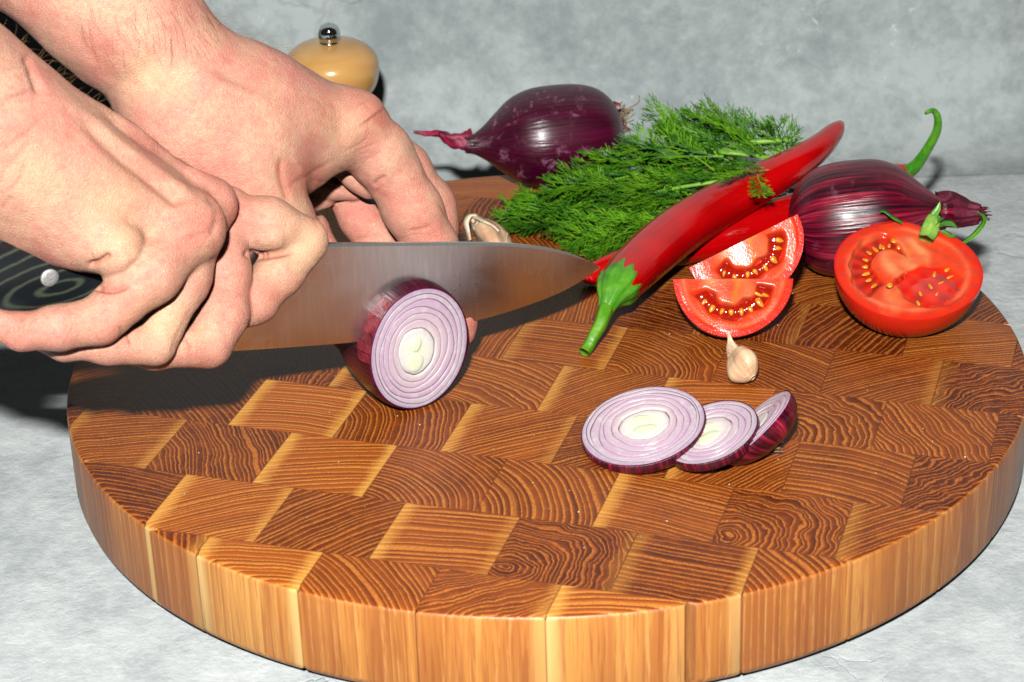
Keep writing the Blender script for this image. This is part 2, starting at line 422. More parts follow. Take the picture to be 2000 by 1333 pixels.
# ------------------------------------------------------------------ cutting board
BR = 0.175; TH = -0.30984; BT = 0.0344 - .0025
SC = 7 / 9
eb = np.array([math.cos(TH), math.sin(TH)]); nb = np.array([-math.sin(TH), math.cos(TH)])
OFF, ROWH, BW = -.055134 * SC, .0457627 * SC, .0506 * SC
board = empty('cutting_board', (0, 0, TZ), 'round end grain wooden cutting board of brown and honey coloured blocks, under all the vegetables', 'cutting board')
SPEC = [
 (575, 800, dict(n=75, d=.12, s=(1, .9), t=1.0, w=0)), (760, 830, dict(n=3, d=.05, s=(0, 0), t=.35, w=.1)),
 (1000, 850, dict(n=112, d=.3, s=(.8, .35), t=.6, w=0)), (640, 905, dict(n=90, d=.15, s=(1, 1), t=.85, w=0)),
 (430, 880, dict(n=14, d=.2, s=(0, 0), t=.25, w=.25)), (860, 935, dict(n=35, d=.035, s=(0, 0), t=.4, w=0)),
 (1090, 950, dict(n=12, d=.05, s=(0, 0), t=.5, w=0)), (1310, 985, dict(n=62, d=.3, s=(.9, 0), t=.55, w=0)),
 (420, 985, dict(n=108, d=.15, s=(1, .6), t=.85, w=0)), (640, 1010, dict(n=125, d=.12, s=(0, 0), t=.35, w=.06)),
 (865, 1050, dict(n=78, d=.25, s=(.8, .3), t=.65, w=0)), (1090, 1080, dict(n=20, d=.02, s=(0, .2), t=.2, w=.7)),
 (1340, 1100, dict(n=66, d=.3, s=(.3, .6), t=.25, w=.03)), (510, 1100, dict(n=82, d=.12, s=(1, 1), t=1.0, w=.05)),
 (1180, 1165, dict(n=84, d=.2, s=(1, .2), t=1.0, w=0)), (1530, 1020, dict(n=20, d=.02, s=(0, 0), t=.3, w=.8)),
 (1400, 755, dict(n=84, d=.3, s=(.6, 0), t=.9, w=.05)), (1650, 910, dict(n=58, d=.06, s=(0, 0), t=.45, w=.05)),
 (1840, 950, dict(n=120, d=.05, s=(0, 0), t=.05, w=.9)), (1830, 830, dict(n=10, d=.2, s=(0, 0), t=.5, w=.4)),
 (1930, 755, dict(n=100, d=.03, s=(.2, 0), t=.05, w=.95)), (960, 385, dict(n=85, d=.3, s=(1, .2), t=.9, w=0)),
 (1600, 800, dict(n=30, d=.02, s=(0, 0), t=.4, w=.7)), (240, 850, dict(n=95, d=.2, s=(.4, .5), t=.45, w=.1)),
 (1740, 730, dict(n=112, d=.2, s=(0, .3), t=.4, w=0)), (1100, 650, dict(n=70, d=.3, s=(.4, .6), t=.55, w=0)),
 (250, 950, dict(n=70, d=.2, s=(0, 0), t=.15, w=.1)), (1560, 690, dict(n=45, d=.1, s=(0, 0), t=.35, w=.05)),
 (1340, 680, dict(n=30, d=.03, s=(0, 0), t=.45, w=.35)),
]
SP = [(P(a, b)[:2], c) for a, b, c in SPEC]
def block(cu0, cu1, cv0, cv1):
    # rectangle in board axes -> polygon clipped by a circle, rounded edges
    g = .00002
    cu0 += g; cu1 -= g; cv0 += g; cv1 -= g
    pts = [(a, b) for a in np.linspace(cu0, cu1, 40) for b in np.linspace(cv0, cv1, 40) if a * a + b * b < (BR - .0035) ** 2]
    if len(pts) < 12: return None
    cx, cy = np.mean(pts, axis=0)
    ang = set(np.round(np.linspace(-math.pi, math.pi, 40, endpoint=False), 5))
    for a in (cu0, cu1):
        for b in (cv0, cv1): ang.add(round(math.atan2(b - cy, a - cx), 6))
    for a in (cu0, cu1):
        if abs(a) < BR:
            for s in (-1, 1):
                b = s * math.sqrt(BR ** 2 - a * a)
                if cv0 < b < cv1: ang.add(round(math.atan2(b - cy, a - cx), 6))
    for b in (cv0, cv1):
        if abs(b) < BR:
            for s in (-1, 1):
                a = s * math.sqrt(BR ** 2 - b * b)
                if cu0 < a < cu1: ang.add(round(math.atan2(b - cy, a - cx), 6))
    ang = sorted(ang)
    def ring(R, ins):
        o = []
        for t in ang:
            dx, dy = math.cos(t), math.sin(t)
            L = 9
            if dx > 1e-9: L = min(L, (cu1 - ins - cx) / dx)
            if dx < -1e-9: L = min(L, (cu0 + ins - cx) / dx)
            if dy > 1e-9: L = min(L, (cv1 - ins - cy) / dy)
            if dy < -1e-9: L = min(L, (cv0 + ins - cy) / dy)
            bq = cx * dx + cy * dy; cq = cx * cx + cy * cy - R * R
            L = min(L, -bq + math.sqrt(max(bq * bq - cq, 0)))
            L = max(L, 0)
            o.append((cx + dx * L, cy + dy * L))
        return o
    lev = [(BR - .0018, 0, 0), (BR - .0011, 0, -.00015), (BR - .0005, 0, -.0005), (BR - .0001, 0, -.0011), (BR, 0, -.0018),
           (BR, 0, -BT + .004), (BR - .0006, 0, -BT + .002), (BR - .002, 0, -BT + .0006), (BR - .005, 0, -BT)]
    V = []
    for R, ins, z in lev:
        for a, b in ring(R, ins): V.append((*(eb * a + nb * b), z))
    n = len(ang)
    Fc = []
    for i in range(len(lev) - 1):
        for j in range(n):
            k = (j + 1) % n
            Fc.append((i * n + j, (i + 1) * n + j, (i + 1) * n + k, i * n + k))
    Fc.append(tuple(range(n))); Fc.append(tuple((len(lev) - 1) * n + j for j in range(n))[::-1])
    return np.array(V), Fc, (cx, cy)
nblk = 0
for row in range(-7, 5):
    v1 = OFF - row * ROWH; v0 = v1 - ROWH
    ph = (.0315 if row % 2 == 0 else .0118) * SC
    for k in range(-8, 8):
        u0 = ph + k * BW
        r_ = block(u0, u0 + BW, v0, v1)
        if r_ is None: continue
        V, Fc, _ = r_
        ce = eb * (u0 + BW / 2) + nb * (v0 + ROWH / 2)
        sp = None
        for q, s in SP:
            lu, lv = q @ eb, q @ nb
            if u0 <= lu < u0 + BW and v0 <= lv < v1: sp = s
        if sp is None:
            sp = dict(n=random.uniform(0, 180), d=random.choice([.04, .08, .2, .3]), s=random.choice([(0, 0), (0, 0), (.8, 0), (0, .5), (.3, .3)]),
                      t=random.uniform(.05, .6), w=random.choice([0, 0, 0, .05, .1, .3, .6]))
        a = math.radians(sp['n']); rc = ce + np.array([math.cos(a), math.sin(a)]) * -sp['d']
        n = len(V)
        lx = (V[:, :2] @ eb - u0) / BW
        mesh('wood_block', V, Fc, M['wood'], board, attrs=dict(
            ring=np.tile([rc[0], rc[1], random.choice([random.uniform(.0016, .0021), random.uniform(.0019, .0029)])], (n, 1)),
            blk=np.tile([sp['s'][0], sp['s'][1], sp['t']], (n, 1)),
            ly=(V[:, :2] @ nb - v0) / ROWH, blk2=np.column_stack([np.full(n, sp['w']), np.full(n, random.uniform(0, 9)), lx])))
        sharp(board.children[-1] if False else bpy.data.objects[COL.objects[-1].name], 32)
        nblk += 1
for a in (45, 135, 225, 315):                # low rubber feet lift the board off the table
    c = np.array([math.cos(math.radians(a)), math.sin(math.radians(a)), 0]) * .13
    V = []; 
    for z, r in ((TZ, .0085), (TZ + .0004, .009), (-BT + .0002, .009)):
        for j in range(24): V.append((c[0] + r * math.cos(j * math.pi / 12), c[1] + r * math.sin(j * math.pi / 12), z))
    Fc = [tuple(range(24))[::-1], tuple(range(48, 72))] + [(i * 24 + j, i * 24 + (j + 1) % 24, (i + 1) * 24 + (j + 1) % 24, (i + 1) * 24 + j) for i in range(2) for j in range(24)]
    fo = mesh('foot', V, Fc, mat_plain('black_rubber', hx(20, 20, 20), .6) if 'black_rubber' not in bpy.data.materials else bpy.data.materials['black_rubber'], board)
    sharp(fo, 40)

# ------------------------------------------------------------------ onions
def lathe(C, axis, prof, m=64, up=(0, 0, 1), sq=(1, 1), lump=0.0, seed=0):
    """prof: list of (x along axis, r). returns V, F, uvw"""
    ax = nrm(axis); e1 = np.array(up, float); e1 = nrm(e1 - ax * (e1 @ ax)); e2 = np.cross(ax, e1)
    V = []; U = []
    n = len(prof); x0, x1 = prof[0][0], prof[-1][0]
    for i, (x, r) in enumerate(prof):
        for j in range(m):
            a = 2 * math.pi * j / m
            k = 1 + lump * math.sin(3 * a + seed + x * 30) + lump * .6 * math.sin(7 * a + seed * 2.1 - x * 60)
            V.append(C + ax * x + (e1 * math.cos(a) * sq[0] + e2 * math.sin(a) * sq[1]) * r * k)
            U.append(((x - x0) / (x1 - x0), math.cos(a), math.sin(a)))
    Fc = grid_faces(n, m, wrap_v=True)
    return np.array(V), Fc, np.array(U)
def onion_profile(R, L0, L1, neck):
    # from the root end (-L0) to the neck (+L1)
    pr = [(-L0, .0008), (-L0 * .99, R * .22), (-L0 * .94, R * .45), (-L0 * .84, R * .69), (-L0 * .66, R * .89), (-L0 * .38, R * .99), (0, R),
          (L1 * .22, R * .955), (L1 * .42, R * .82), (L1 * .60, R * .58), (L1 * .76, R * .35), (L1 * .9, R * .20), (L1, neck)]
    A = catmull(pr, 60)
    return [(a, max(b, .0003)) for a, b in A]

def strips(root, pts, dirs, L, Wd, mat, name, parent, seed):
    rr = random.Random(seed); parts = []
    for p, dv in zip(pts, dirs):
        l = L * rr.uniform(.6, 1.3); wv = nrm(np.cross(dv, (rr.uniform(-1, 1), rr.uniform(-1, 1), 1)))
        n = 7; V = []
        curl = np.array([rr.uniform(-.5, .5), rr.uniform(-.5, .5), rr.uniform(-.6, .3)])
        for i in range(n):
            t = i / (n - 1); c = p + dv * l * t + curl * l * t * t * .5
            ww = Wd * (1 - t ** 2 * .85) * rr.uniform(.7, 1.2)
            V += [c - wv * ww, c + wv * ww + dv * 0, c + wv * ww * .9 + np.array([0, 0, -.00025]), c - wv * ww * .9 + np.array([0, 0, -.00025])]
        Fc = grid_faces(n, 4, wrap_v=True) + [(0, 1, 2, 3), tuple(4 * (n - 1) + k for k in (3, 2, 1, 0))]
        parts.append((V, Fc))
    V, Fc = merge(parts)
    return mesh(name, V, Fc, mat, parent)

# onion A, behind the dill: neck to the left, roots to the right
cA, RA = rest(1072, 268, 99)
RA *= 1.0
dA = depth(cA)
pn = D(905, 276, dA - .004); pr_ = D(1208, 245, dA + .012)
axA = nrm(pn - pr_)
ctr = cA
L1 = np.linalg.norm(pn - ctr); L0 = np.linalg.norm(pr_ - ctr) * .97
oa = empty('red_onion', (cA[0], cA[1], 0), 'whole dark purple red onion lying behind the dill, its thin tail pointing at the hand', 'onion', 'whole red onions')
V, Fc, U = lathe(ctr, axA, onion_profile(RA, L0, L1, .0034), lump=.006)
n = len(V)
mesh('bulb', V, Fc, M['oskin'], oa, attrs=dict(uvw=U, tone=np.ones(n), bloom=np.full(n, 1.0)))
tailc = [pn + axA * -.004, pn, D(880, 272, dA - .004), D(858, 262, dA - .004), D(835, 262, dA - .003), D(808, 258, dA - .002)]
V, Fc, S, A_ = tube(tailc, [.0038, .0034, .0026, .0014, .0011, .0005], 40, 14, warp=lambda s, a: 1 + .25 * math.sin(3 * a + 9 * s) + .12 * math.sin(5 * a - 30 * s))
mesh('dry_tail', V, Fc, mat_plain('onion_tail_red', hx(92, 8, 34), .5, 0, 700, .7, hx(146, 22, 62), 150), oa)
V, Fc, S, A_ = tube([D(875, 270, dA - .006), D(868, 262, dA - .006), D(861, 257, dA - .007), D(858, 262, dA - .006), D(862, 268, dA - .005)], [.0005, .0006, .0004, .0004, .0003], 20, 6)
mesh('tail_curl', V, Fc, M['tail'], oa)
rr = random.Random(3)
pts = [pr_ + np.array([rr.uniform(-.003, .003), rr.uniform(-.003, .003), rr.uniform(-.004, .006)]) for _ in range(26)]
parts = []
for p in pts:
    dv = nrm(-axA + np.array([rr.uniform(-.8, .5), rr.uniform(-.6, .6), rr.uniform(-.2, 1.3)])); l = rr.uniform(.003, .010)
    c = [p - dv * .001, p + dv * l * .4, p + dv * l * .7 + np.array([rr.uniform(-.002, .002), 0, rr.uniform(0, .002)]), p + dv * l + np.array([rr.uniform(-.003, .001), 0, rr.uniform(-.002, .003)])]
    v, f, _, _ = tube(c, [.0004, .0003, .0003, .0002], 8, 5); parts.append((v, f))
V, Fc = merge(parts); mesh('dry_roots', V, Fc, M['root'], oa)['kind'] = 'stuff'
strips(0, [D(1196, 205 + 12 * i, dA + .006) for i in range(6)], [nrm(-axA + np.array([.1, -.3, .25 - .12 * i])) for i in range(6)], .006, .0022,
       mat_plain('torn_onion_skin', hx(120, 34, 40), .5, 0, 500, .4, hx(160, 60, 60), 100), 'torn_skin', oa, 4)

# onion B, right: roots to the left, thick dry neck to the right
cB, RB = rest(1692, 425, 113)
dB = depth(cB)
pn = D(1852, 408, dB + .004); pr_ = D(1541, 440, dB + .01)
axB = nrm(pn - pr_)
ob = empty('red_onion', (cB[0], cB[1], 0), 'striped glossy red onion with a thick dry neck lying behind the tomato half', 'onion', 'whole red onions')
V, Fc, U = lathe(cB, axB, onion_profile(RB, np.linalg.norm(pr_ - cB) * .98, np.linalg.norm(pn - cB), .0066), lump=.006, seed=2)
n = len(V)
mesh('bulb', V, Fc, M['oskin'], ob, attrs=dict(uvw=U, tone=np.zeros(n), bloom=np.full(n, .15)))
V, Fc, S, A_ = tube([pn - axB * .004, pn, D(1885, 416, dB + .004), D(1915, 419, dB + .002)], [.0074, .0067, .0050, .0034], 46, 40,
                    warp=lambda s, a: 1 + .12 * math.sin(5 * a + 2 * s) + .09 * math.sin(11 * a + 6 * s) * (.3 + s))
mesh('dry_neck', V, Fc, M['tail'], ob)
rr = random.Random(9); pts = []; drs = []
for i in range(20):
    a = rr.uniform(0, 6.28); pts.append(D(1902 + rr.uniform(-12, 10), 418, dB + .002) + np.array([0, math.cos(a), math.sin(a)]) * rr.uniform(.0012, .0034)); drs.append(nrm(axB + np.array([0, rr.uniform(-.3, .3), rr.uniform(-.35, .3)])))
strips(0, pts, drs, .0062, .0010, M['tail'], 'frayed_end', ob, 10)

# ------------------------------------------------------------------ cut onion faces
def onion_face(parent, C, e1, e2, nn, R1, R2, levels, core, seed=0, lift=.00022, wobble=.034, two_cores=True):
    """concentric layers in the plane C + e1*x + e2*y, outward normal nn; R1,R2 radii; each layer is a part"""
    rr = random.Random(seed)
    m = 110
    ph = [[rr.uniform(0, 6.28) for _ in range(4)] for _ in levels]
    def curve(i, f):                         # polar curve i
        r = levels[i]; k = (1 - r)
        c = np.array(core) * k ** 1.2
        out = []
        for j in range(m):
            a = 2 * math.pi * j / m
            w_ = 1 + wobble * (.35 + k) * (math.sin(2 * a + ph[i][0]) + .6 * math.sin(3 * a + ph[i][1]) + .3 * math.sin(7 * a + ph[i][2]) + .15 * math.sin(13 * a + ph[i][3]))
            if i == 0: w_ = 1
            out.append((c[0] + r * w_ * math.cos(a), c[1] + r * w_ * math.sin(a)))
        return np.array(out)
    cs = [curve(i, 0) for i in range(len(levels))]
    ss = [0, .06, .14, .3, .5, .7, .86, .94, 1.0]
    for i in range(len(levels) - 1):
        V = []; E = []; Rd = []; Ti = []
        dome = lift * rr.uniform(.7, 1.2); step = rr.uniform(-.00015, .0002); tk = rr.uniform(.3, 1.3); eg = rr.uniform(.84, 1.0) * (1 - .05 * i)
        for s in ss:
            q = cs[i] * (1 - s) + cs[i + 1] * s
            h = dome * (1 - abs(2 * s - 1) ** 5) + step
            if s in (0, 1.0): h = -.00045
            for j in range(m):
                V.append(C + e1 * R1 * q[j][0] + e2 * R2 * q[j][1] + nn * h)
                E.append(abs(2 * s - 1) * eg); Rd.append(levels[i] * (1 - s) + levels[i + 1] * s); Ti.append((1 - s) ** 1.6 * tk)
        o = mesh('onion_layer', V, grid_faces(len(ss), m, wrap_v=True), M['oflesh'], parent, attrs=dict(edge=E, rad=Rd, tint=Ti))
    # heart: two leaf bases side by side
    q = cs[-1]; V = [C + e1 * R1 * core[0] + e2 * R2 * core[1] + nn * lift]; E = [0]; Rd = [0]
    c0 = q.mean(0)
    for s in (.3, .6, .85, .95, 1.0):
        for j in range(m):
            p = c0 + (q[j] - c0) * s
            V.append(C + e1 * R1 * p[0] + e2 * R2 * p[1] + nn * (lift * (1 - s ** 6) if s < 1 else -.0009)); E.append(.84 * s ** 6); Rd.append(levels[-1] * s * 1.1)
    V[0] = C + e1 * R1 * c0[0] + e2 * R2 * c0[1] + nn * lift
    Fc = [(0, 1 + j, 1 + (j + 1) % m) for j in range(m)]
    for i in range(4): Fc += [(1 + i * m + j, 1 + (i + 1) * m + j, 1 + (i + 1) * m + (j + 1) % m, 1 + i * m + (j + 1) % m) for j in range(m)]
    mesh('onion_heart', V, Fc, M['oflesh'], parent, attrs=dict(edge=E, rad=Rd))
    if two_cores:
        rc = levels[-1]
        for (ox, oy, ra, rb, hh) in ((-.10, -.42, .50, .44, .0007), (-.02, .34, .36, .34, .0005)):
            V = []; E = []; Rd = []
            kk = 6; mm = 48; oy += .02 * math.sin(seed)
            for i in range(kk + 1):
                s = i / kk
                for j in range(mm):
                    a = 2 * math.pi * j / mm
                    w_ = 1 + .12 * math.sin(2 * a + seed + ox * 9) + .06 * math.sin(3 * a + 1)
                    p = c0 + rc * np.array([ox + ra * s * w_ * math.cos(a), oy + rb * s * w_ * math.sin(a)])
                    V.append(C + e1 * R1 * p[0] + e2 * R2 * p[1] + nn * (lift * .9 + hh * .6 * (1 - s ** 4) - (.0004 if i == kk else 0))); E.append(.55 * s ** 8 + (.25 if i == kk else 0)); Rd.append(.10 * s)
            mesh('leaf_bud', V, grid_faces(kk + 1, mm, wrap_v=True), M['oflesh'], parent, attrs=dict(edge=E, rad=Rd))

PHI = math.radians(33)
KB = np.array([math.cos(PHI), math.sin(PHI), 0]); KN = np.array([math.sin(PHI), -math.cos(PHI), 0])   # blade direction, blade normal (towards us)
R_on = .0240
# ball centre: the face centre should fall on pixel (815,678)
FD = .0062
best = None
for dep in np.linspace(.7, .95, 500):
    fc = D(820, 682, dep); c = fc - KN * FD
    if best is None or abs(c[2] - R_on * .985) < best[0]: best = (abs(c[2] - R_on * .985), c, fc)
cO, fO = best[1], best[2]
half = empty('cut_onion', (cO[0], cO[1], 0), 'half sliced red onion standing upright with the knife blade sunk into it', 'onion')
prof = []
for a in np.linspace(math.asin(FD / R_on), -math.pi / 2 + .02, 50):
    prof.append((R_on * math.sin(a) * (1.75 if a < 0 else 1), R_on * math.cos(a)))
prof.insert(0, (FD - .0006, math.sqrt(R_on ** 2 - FD ** 2) - .0010))
SQ = .87
e_up = np.array([0, 0, 1.0])
V, Fc, U = lathe(cO, KN, prof, 90, sq=(1, SQ), lump=.004, seed=1)
n = len(V)
mesh('bulb_skin', V, Fc, M['oskin'], half, attrs=dict(uvw=U, tone=np.full(n, .8), bloom=np.full(n, .1)))
Rf = math.sqrt(R_on ** 2 - FD ** 2) - .0005
onion_face(half, fO, KB, e_up, KN, Rf * SQ, Rf, [1.0, .91, .82, .73, .62, .51, .39], (-.12, -.04), seed=5)
# flap of papery skin lifting along the cut
parts = []
for i in range(7):
    a0 = math.radians(120 + i * 8.5); a1 = a0 + math.radians(8.0)
    V = []
    for t in np.linspace(0, 1, 5):
        for a in (a0, a1):
            xx = FD - .0002 - .0068 * t; rr_ = math.sqrt(max(R_on ** 2 - xx ** 2, 0)) + .0004 + .0003 * math.sin(i * 2.1 + 3 * t)
            c_ = cO + KN * xx + KB * math.cos(a) * rr_ * SQ + e_up * math.sin(a) * rr_
            V.append(c_)
            V.append(c_ - (KB * math.cos(a) + e_up * math.sin(a)) * .00025)
    f = []
    for k in range(4):
        b = k * 4
        f += [(b, b + 2, b + 6, b + 4), (b + 1, b + 5, b + 7, b + 3), (b, b + 4, b + 5, b + 1), (b + 2, b + 3, b + 7, b + 6)]
    f += [(0, 1, 3, 2), (16, 18, 19, 17)]
    parts.append((V, f))
V, Fc = merge(parts)
fl = mesh('papery_skin', V, Fc, mat_plain('papery_red_skin', hx(84, 8, 20), .4, 0, 500, .5, hx(140, 50, 60), 260, .4), half, smooth=False)

# ------------------------------------------------------------------ onion slices on the board
def onion_slice(name, px, py, z, R1, R2, tx, ty, th, label, levels, core, seed, spin=0):
    C = P(px, py, z)
    nn = nrm((math.sin(math.radians(tx)), math.sin(math.radians(ty)), 1.0))
    e1 = nrm(np.cross((0, 1, 0), nn)); e2 = np.cross(nn, e1)
    s = math.radians(spin); e1, e2 = e1 * math.cos(s) + e2 * math.sin(s), e2 * math.cos(s) - e1 * math.sin(s)
    o = empty(name, C - nn * th, label, 'onion slice', 'cut onion slices')
    m = 110; V = []; U = []
    rows = [(.94, -th), (.985, -th + .0002), (1.0, -th * .75), (1.006, -th * .4), (1.003, -.0004), (.99, .0002), (.975, -.0008)]
    for k, (r, h) in enumerate(rows):
        for j in range(m):
            a = 2 * math.pi * j / m
            V.append(C + e1 * R1 * r * math.cos(a) + e2 * R2 * r * math.sin(a) + nn * h); U.append((k / 30, math.cos(a) * 2, math.sin(a) * 2))
    V.append(C - nn * th); U.append((0, 0, 0))
    Fc = [tuple(reversed(f)) for f in grid_faces(len(rows), m, wrap_v=True)] + [(len(V) - 1, j, (j + 1) % m) for j in range(m)]
    mesh('slice_skin', V, Fc, M['oskin'], o, attrs=dict(uvw=U, tone=np.full(len(V), .3), bloom=np.zeros(len(V))))
    onion_face(o, C, e1, e2, nn, R1 * .985, R2 * .985, levels, core, seed=seed, wobble=.045)
    return o, C, nn
onion_slice('onion_slice', 1256, 832, .0078, .0216, .0213, -11, -9, .0042, 'largest pale purple onion slice, lying in front on top of the row',
            [1.0, .92, .85, .76, .66, .54, .40], (.06, .05), 3, spin=12)
onion_slice('onion_slice', 1388, 844, .0098, .0166, .0172, -21, -5, .0036, 'middle onion slice, half covered by the largest slice',
            [1.0, .88, .76, .64, .50], (-.1, .05), 8, spin=8)
# end piece: a cap with its cut face turned up to the left
C = P(1470, 834, .0106); nn = nrm((-.657, .146, .738))
e1 = nrm(_r * .743 + _u * .669); e1 = nrm(e1 - nn * (e1 @ nn)); e2 = np.cross(nn, e1)
R1, R2 = .0172, .0135
oe = empty('onion_end', (C[0], C[1], 0), 'rounded red onion end piece with dry roots, furthest right behind the slices', 'onion slice', 'cut onion slices')
V = []; U = []; K = 22; m_ = 90
dome = .0100
for i in range(K + 1):
    t = i / K; r = math.cos(t * math.pi / 2 * .97); h = -dome * math.sin(t * math.pi / 2 * .97)
    for j in range(m_):
        a = 2 * math.pi * j / m_
        V.append(C + (e1 * R1 * math.cos(a) + e2 * R2 * math.sin(a)) * r * (1 + .01 * math.sin(5 * a)) + nn * h + e1 * t * .003); U.append((t * .5, math.cos(a), math.sin(a)))
V = np.array(V); V[:, 2] = np.maximum(V[:, 2], .0004 + .0 * V[:, 2])
mesh('bulb_skin', V, [tuple(reversed(f)) for f in grid_faces(K + 1, m_, wrap_v=True)], M['oskin'], oe, attrs=dict(uvw=U, tone=np.full(len(V), 0.0), bloom=np.zeros(len(V))))
onion_face(oe, C, e1, e2, nn, R1 * .985, R2 * .985, [1.0, .88, .74, .58, .42], (0.0, 0), seed=12, two_cores=False)
rp = P(1508, 873, .004); parts = []; rr = random.Random(5)
for i in range(24):
    dv = nrm((rr.uniform(.0, 1), rr.uniform(-1, .2), rr.uniform(-.3, .9))); l = rr.uniform(.001, .004)
    p = rp + np.array([rr.uniform(-.0015, .0015), rr.uniform(-.0015, .0015), rr.uniform(-.002, .0025)])
    v, f, _, _ = tube([p - dv * .0015, p + dv * l * .5, p + dv * l], [.0003, .0003, .00015], 6, 5); parts.append((v, f))
V, Fc = merge(parts); mesh('dry_roots', V, Fc, M['root'], oe)['kind'] = 'stuff'

# ------------------------------------------------------------------ tomatoes
cS = dict(per=lin(210, 44, 18), per2=lin(216, 66, 30), core=lin(226, 134, 84), gel=lin(150, 22, 8), red=lin(222, 44, 18), skin=lin(200, 22, 10), yel=lin(238, 128, 34))
def lerp(a, b, t): t = np.asarray(t)[:, None]; return a * (1 - t) + b * t
def seeds_on(parent, C, e1, e2, nn, R1, R2, lst, name='seed'):
    base = None
    for (x, y, ang, sx, sy, h) in lst:
        jq = math.sin(x * 91.7 + y * 57.3); ang = ang + 16 * jq; sx = sx * (.84 + .16 * math.sin(x * 61 + y * 31)); sy = sy * (.92 + .2 * jq); x = x + .012 * jq; y = y + .014 * math.sin(x * 47)
        a = math.radians(ang); c = C + e1 * R1 * x + e2 * R2 * y + nn * h
        s1 = e1 * math.cos(a) + e2 * math.sin(a); s2 = e2 * math.cos(a) - e1 * math.sin(a)
        V = []; k, m2 = 8, 12
        for i in range(k + 1):
            t = -1 + 2 * i / k; r = math.sqrt(max(1 - t * t, 0)) * (1 - .35 * t)
            for j in range(m2):
                b = 2 * math.pi * j / m2
                V.append(c + s1 * sx * t + s2 * sy * r * math.cos(b) + nn * .0006 * r * math.sin(b))
        mesh(name, V, grid_faces(k + 1, m2, wrap_v=True), M['seed'], parent)

